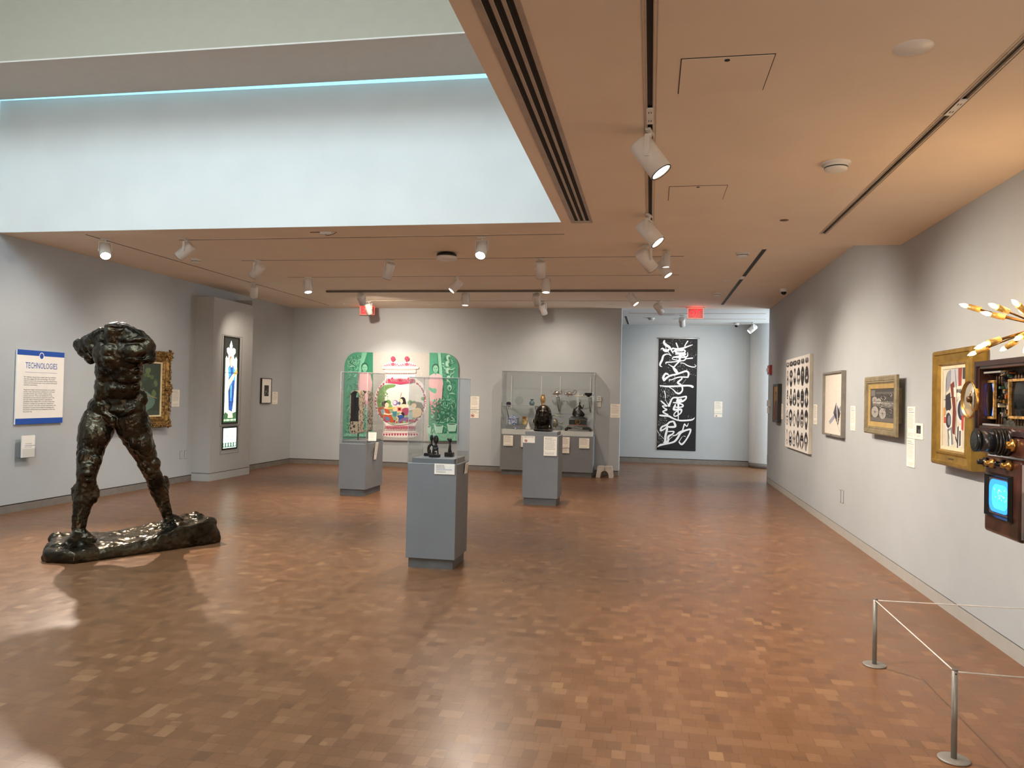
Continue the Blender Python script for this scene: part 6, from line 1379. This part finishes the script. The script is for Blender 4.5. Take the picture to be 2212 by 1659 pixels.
def crt_screen(ya, yb_, za, zb_, glow):
    """yellow gasket, dark tube and a glowing curved strip"""
    g = MB(); q = .014
    g.box(XT+.046, XT+.06, ya, ya+q, za+q, zb_-q).box(XT+.046, XT+.06, yb_-q, yb_, za+q, zb_-q).box(XT+.046, XT+.06, ya, yb_, za, za+q).box(XT+.046, XT+.06, ya, yb_, zb_-q, zb_); go = g.build('gasket', fl, tv, world=True)
    mb = MB(); n = 14; vs = []; yc, hy = (ya+yb_)/2, (yb_-ya)/2-q; zc, hz = (za+zb_)/2, (zb_-za)/2-q
    for i in range(n+1):
        for j in range(n+1):
            u, v = -1+2*i/n, -1+2*j/n; vs.append((XT+.052+.006*(u*u+v*v), yc+u*hy, zc+v*hz))
    mb.add(vs, [(i*(n+1)+j, i*(n+1)+j+1, (i+1)*(n+1)+j+1, (i+1)*(n+1)+j) for i in range(n) for j in range(n)], True); mb.build('picture_tube', crt, tv, world=True)
    mb = MB(); vs = []
    for j in range(n+1):
        v = -1+2*j/n; b_ = -.35-.45*(1-v*v)*.9
        for u in (-.98, b_): vs.append((XT+.0505+.006*(u*u+v*v), yc+u*hy, zc+v*hz*.95))
    mb.add(vs, [(2*j, 2*j+1, 2*j+3, 2*j+2) for j in range(n)], True); mb.build('glowing_picture', glow, tv, world=True)
yS = lambda px: W(px, 850, XT+.05).y
crt_screen(yS(2149), yS(2124), W(2130, 905).z, W(2126, 821).z, scr_blue); crt_screen(yN+.05, yS(2179), W(2190, 905).z, W(2190, 817).z, scr_cyan)
random.seed(21)
y0c, y1c = yS(2178), yS(2151)
for k in range(46):
    yy = random.uniform(y0c, y1c); zz = random.uniform(zb+.06, zt-.05); sy_, sz_ = random.uniform(.008, .03), random.uniform(.006, .024)
    m_ = random.choice([mat('cap_silver', 'a9a9a4', .3, metal=.7), mat('cap_black', '1a1a1a', .4), mat('cap_orange', 'b0632c', .5), brass, mat('cap_green', '3a5a48', .5), mat('cap_cream', 'b7a585', .5)])
    MB().box(XT+random.uniform(.055, .08), XT+.09, yy-sy_/2, yy+sy_/2, zz-sz_/2, zz+sz_/2).build('electronic_component', m_, tv, world=True, bevel=.001)
for zz0 in (zt-.10, zb+.07):
    for k in range(20):
        yy = yN+.06+(yF_-yN-.12)*k/19
        if y0c < yy < y1c: continue
        mb = MB().cyl((XT+.085, yy, zz0-.025), (XT+.085, yy, zz0+.035), .0035, n=6); mb.build('resistor', mat('resistor_brown', '7d5536', .5), tv, world=True)
MB().box(XT+.0, XT+.02, y0c-.02, y1c+.04, zt-.062, zt-.052).build('metal_rail', mat('rail_grey', 'a8a8a5', .35, metal=.5), tv, world=True); MB().box(XT+.0, XT+.02, y0c-.02, y1c+.05, zb+.038, zb+.048).build('metal_rail', mat('rail_grey', 'a8a8a5'), tv, world=True)
# middle wooden bar with knobs and lens
z2t, z2b = zb-.0, W(2125, 978).z
MB().box(XT+.0, XR-.03, yN, W(2118, 950).y, z2b, z2t-.012).build('middle_cabinet', wd, tv, world=True, bevel=.006)
def knob(px, py, r, X=XT, m=brass, l=.04):
    c = W(px, py, X); ko = MB().lathe([(0, l), (r*.55, l), (r*.6, l*.9), (r*.6, l*.45), (r, l*.4), (r*1.05, 0), (0, 0)], n=20, axis='x').build('knob', m, tv); ko.scale = (-1, 1, 1); ko.location = Vector((X, c.y, c.z))-tv.location; return ko
knob(2190, 962, .034)
# projector lens
c = W(2176, 956, XT); d_ = Vector((-1, .02, .03)).normalized(); L0 = Vector((XT+.02, c.y, c.z)); ln = MB()
segs = [(0, .078, .0, .04), (.05, .071, .04, .055), (.07, .077, .055, .068), (.09, .070, .068, .085), (.12, .074, .085, .10), (.135, .058, .10, .165), (.21, .062, .165, .185)]
for i, (aa, r, s0, s1) in enumerate(segs): MB().cyl(L0+d_*s0, L0+d_*s1, r, r*.98, 28).build('lens_barrel', bkp if i % 2 == 0 else mat('lens_grey', '55565a', .25, metal=.7), tv, world=True)
MB().cyl(L0+d_*.1855, L0+d_*.187, .046, n=24).build('lens_glass', mat('lens_glass', '0a0d14', .03, coat=1.0), tv, world=True)
# lower television
Xl = XT-.0; a0 = W(2126, 983, Xl); a1 = W(2125, 1128, Xl); yfar = (a0.y+a1.y)/2; ynear = W(2203, 1100, Xl).y; zt2, zb2 = a0.z, W(2128, 1146, Xl).z
MB().box(Xl, XR-.03, ynear, yfar, zb2, zt2).build('lower_cabinet', wd, tv, world=True, bevel=.02, seg=3)
for k in range(7): MB().box(Xl+.03+.03*k, Xl+.04+.03*k, ynear-.012, ynear-.001, zb2+.03, zt2-.03).build('cooling_rib', bkp, tv, world=True)
for px, py, mm in ((2132.5, 998, bkp), (2148, 1001, brass), (2170, 1003, bkp), (2184, 1006, brass)): knob(px, py, .026, Xl, mm, .05)
sa = W(2133.5, 1018, Xl); sb = W(2187.5, 1131, Xl); ya_, yb2, za_, zb3 = sb.y, sa.y, sb.z, W(2134, 1114, Xl).z
zlo, zhi = (W(2133, 1114, Xl).z+W(2187, 1131, Xl).z)/2, (W(2133, 1018, Xl).z+W(2187, 1029, Xl).z)/2
fb = MB(); q = .024
prof = [(Xl-.004, 0), (Xl-.016, .006), (Xl-.004, q)]
vs = []; 
for X_, ins in ((Xl-.002, 0), (Xl-.022, .012), (Xl+.004, q)): vs += [(X_, ya_+ins, zlo+ins), (X_, yb2-ins, zlo+ins), (X_, yb2-ins, zhi-ins), (X_, ya_+ins, zhi-ins)]
fb.add(vs, [(j*4+i, j*4+(i+1) % 4, j*4+4+(i+1) % 4, j*4+4+i) for j in range(2) for i in range(4)]); fb.build('screen_bezel', bkp, tv, world=True)
def rrect(ya, yb_, za, zb_, r, n=6):
    pts = []
    for cx, cz, a0_ in ((yb_-r, zb_-r, 0), (ya+r, zb_-r, PI/2), (ya+r, za+r, PI), (yb_-r, za+r, 3*PI/2)):
        for i in range(n+1): an = a0_+PI/2*i/n; pts.append((cx+r*math.cos(an), cz+r*math.sin(an)))
    return pts
MB().prism(rrect(ya_+q, yb2-q, zlo+q, zhi-q, .01), Xl-.001, Xl+.003, 'yz').build('tube_mask', mat('mask_grey', '4d4a4a', .4), tv, world=True)
yi0, yi1, zi0, zi1 = ya_+q+.012, yb2-q-.012, zlo+q+.012, zhi-q-.012
MB().prism(rrect(yi0, yi1, zi0, zi1, .05), Xl-.006, Xl-.0012, 'yz').build('screen', mat('screen_deep', '2f7bff', .12, var=0, emit='2f86ff', es=1.0), tv, world=True)
MB().prism(rrect(yi0+.01, yi1-.04, zi0+.02, zi1-.025, .05), Xl-.0066, Xl-.006, 'yz').build('picture', mat('screen_mid', '39c5ee', .12, var=.25, scale=40, emit='49cdf2', es=.8), tv, world=True)
mb = MB(); 
a = Art(); 
def ypz(pts, X_): return [(X_, y, z) for y, z in pts]
for _ in range(26):
    yy = random.uniform(yi0+.03, yi1-.07); zz = random.uniform(zi0+.07, zi1-.05); MB().prism([(yy+.004*math.cos(k*1.05), zz+.004*math.sin(k*1.05)) for k in range(6)], Xl-.0072, Xl-.0066, 'yz').build('bright_spot', scr_cyan, tv, world=True)
# clock fixed in front of the far side of the upper cabinet
c = W(2104, 863, XT+.02); rc = .115; dm = MB()
ck_c = Vector((XT-.0, yF_+.085, c.z)); MB().lathe([(rc*.97, .03), (rc*1.02, .015), (rc*1.02, -.012), (rc*.97, -.018), (rc*.95, .03), (rc*.97, .03)], c=ck_c, axis='x', n=40).build('clock_ring', brass, tv, world=True)
MB().lathe([(0, 0), (rc*.95, 0), (rc*.95, .008), (0, .008)], c=ck_c, axis='x', n=40).build('clock_face', mat('clock_face', 'a59f92', .35, metal=.2), tv, world=True)
MB().lathe([(0, -.02), (.018, -.02), (.022, 0), (0, 0)], c=ck_c, axis='x').build('clock_hub', mat('hub_bronze', '5a4222', .4, metal=.6), tv, world=True)
for dy, dz in ((-.06, -.07), (-.035, .05)): MB().cyl(ck_c+Vector((-.012, 0, 0)), ck_c+Vector((-.012, dy, dz)), .0035, n=8).build('clock_hand', brass, tv, world=True)
# ---------------------------------------------------------------- starburst lamp
Yb = 4.75
hub = onY(2252, 704, 4.70)
lamp = thing('starburst_lamp', 'brass starburst lamp of radiating rods ending in bare glowing bulbs', 'lamp', hub)
MB().ell((0, 0, 0), .05).build('hub', brass, lamp)
MB().cyl((0, 0, 0), (0, 0, ZS-hub.z), .008, n=10).build('stem', brass, lamp)
bulb_m = mat('bulb_glow', 'ffe2a8', .2, var=0, emit='ffc978', es=16)
tips = [(2072, 657, 2), (2135, 656, 3), (2118, 674, 1), (2185, 647, 3), (2198, 664, 1), (2104, 753, 1), (2116, 747, 3), (2090, 768, 2), (2160, 758, 2), (2190, 735, 3), (2210, 762, 1)]
def add_rod(tip):
    d = (tip-hub).normalized(); b0 = tip-d*.035; s0 = tip-d*.125
    r = MB().cyl(Vector((0, 0, 0)), s0-hub, .0055, n=8).build('rod', mat('rod_brass', '6d5028', .3, metal=.85), lamp)
    MB().cyl(s0-hub, tip-d*.055-hub, .0165, n=16).build('socket', mat('socket_cream', 'c9a45e', .35, metal=.3), r)
    mb = MB(); q = MB().lathe([(0, -.02), (.008, -.02), (.0125, 0), (.011, .012), (.005, .028), (0, .036)], n=14); R = d.to_track_quat('Z', 'Y').to_matrix()
    mb.add([R @ v + (tip-d*.035-hub) for v in q.v], q.f, True); mb.build('bulb', bulb_m, r, recalc=False)
for px, py, k in tips:
    Y_ = {1: 4.80, 2: 4.98, 3: 4.60}[k]; add_rod(onY(px, py, Y_))
for an in range(9):
    th_ = an*2*PI/9+.3; add_rod(hub+Vector((.10+.05*math.cos(th_), -.30-.12*abs(math.cos(th_+1)), .36*math.sin(th_))))
d = bpy.data.lights.new('starburst_glow', 'POINT'); d.energy = 8; d.color = (1, .66, .36); d.shadow_soft_size = .22
o = bpy.data.objects.new('starburst_glow', d); COL.objects.link(o); o.location = hub+Vector((-.12, .0, .1))
# ================================================================= BARRIER
pole_m = mat('barrier_grey', '8a857c', .42, metal=.35)
def stanchion(label, x, y):
    t = thing('barrier_post', label, 'barrier post', (x, y, 0))
    MB().lathe([(0, 0), (.064, 0), (.066, .003), (.066, .006), (.062, .009), (0, .009)], n=40).build('base_plate', pole_m, t)
    MB().cyl((0, 0, .009), (0, 0, .395), .0125, n=24).build('pole', pole_m, t); MB().cyl((0, 0, .395), (0, 0, .400), .0128, n=24).build('cap', mat('cap_grey', '6f6a62', .4, metal=.4), t)
    MB().cyl((0, -.0135, .382), (0, -.012, .382), .0035, n=10).build('cord_hole', dark_m, t)
    return Vector((x, y, .388))
A_ = stanchion('short grey barrier post with round base, farther one near the right wall', 1.352, 4.955); B_ = stanchion('short grey barrier post with round base, nearest to the viewer', 1.352, 3.728)
def hook(label, px, py):
    c = onX(px, py, XR-.012); t = thing('wall_hook', label, 'wall hook', (XR, c.y, c.z-.015)); MB().lathe([(0, 0), (.018, 0), (.018, .004), (.006, .006), (.006, .014), (0, .014)], c=(0, 0, .015), axis='x').build('plate', steel_m, t).scale = (-1, 1, 1)
    return Vector((XR-.012, c.y, c.z))
PA = hook('small steel cord hook on the right wall, farther one at the picture edge', 2228, 1316); PB = hook('small steel cord hook low on the right wall, nearer one', 2300, 1471)
def sagc(p, q, s=.0): return [p.lerp(q, i/8)+Vector((0, 0, -s*4*(i/8)*(1-i/8))) for i in range(9)]
crd = mat('cord_white', 'dcd8cf', .5)
tag(MB().tube(sagc(PA, A_), .0032, n=8).build('rope_barrier', crd), 'thin white cord from the farther barrier post to the right wall', 'cord')
tag(MB().tube(sagc(A_, B_), .0032, n=8).build('rope_barrier', crd), 'thin white cord between the two barrier posts', 'cord')
tag(MB().tube(sagc(B_, PB), .0032, n=8).build('rope_barrier', crd), 'thin white cord from the nearest barrier post out to the right', 'cord')
# unseen spots without fixtures, added behind the viewer to light the near floor and walls
for x, y, tx, ty, tz in ((0, 1.2, 2.25, 3.2, 1.2), (0, -1.2, -1.5, 2.5, 0), (0, -3, 2.2, -2.5, 1), (-5, -1, -7.6, 2, 1.2), (-4, -3.5, -4, -5, 0)):
    spot((x, y, ZS-.3), (tx, ty, tz), 60, 120, 1)
GROUPS = {'track_spotlight': 'spotlights on the ceiling tracks', 'sprinkler_cover': 'round cover plates on the ceilings', 'wall_label': 'white text labels on the walls', 'object_label': 'labels on the pedestals and cabinet',
          'carved_figure': 'three small black carvings', 'acrylic_cover': 'clear acrylic display covers', 'display_pedestal': 'grey display pedestals', 'lighting_track': 'surface lighting tracks', 'recessed_track': 'recessed tracks of the low ceiling',
          'smoke_detector': 'detectors on the ceilings', 'outlet_plate': 'flush wall plates', 'exit_sign': 'red exit signs', 'dome_camera': 'dome cameras', 'access_panel': 'ceiling access panels', 'barrier_post': 'short grey barrier posts',
          'rope_barrier': 'white barrier cords', 'silver_teapot': 'silver teapots on the upper shelf', 'glass_shelf': 'clear shelves in the wall case', 'caustic_line': 'pale caustic lines drawn inside the wall case', 'track_joint': 'white track joints',
          'stained_glass_panel': 'backlit stained glass panels', 'riser_block': 'grey riser blocks on the deck', 'wall_hook': 'cord hooks on the right wall'}
for o in list(bpy.data.objects):
    k = o.name.split('.')[0]
    if o.parent is None and k in GROUPS and 'label' in o: o['group'] = GROUPS[k]
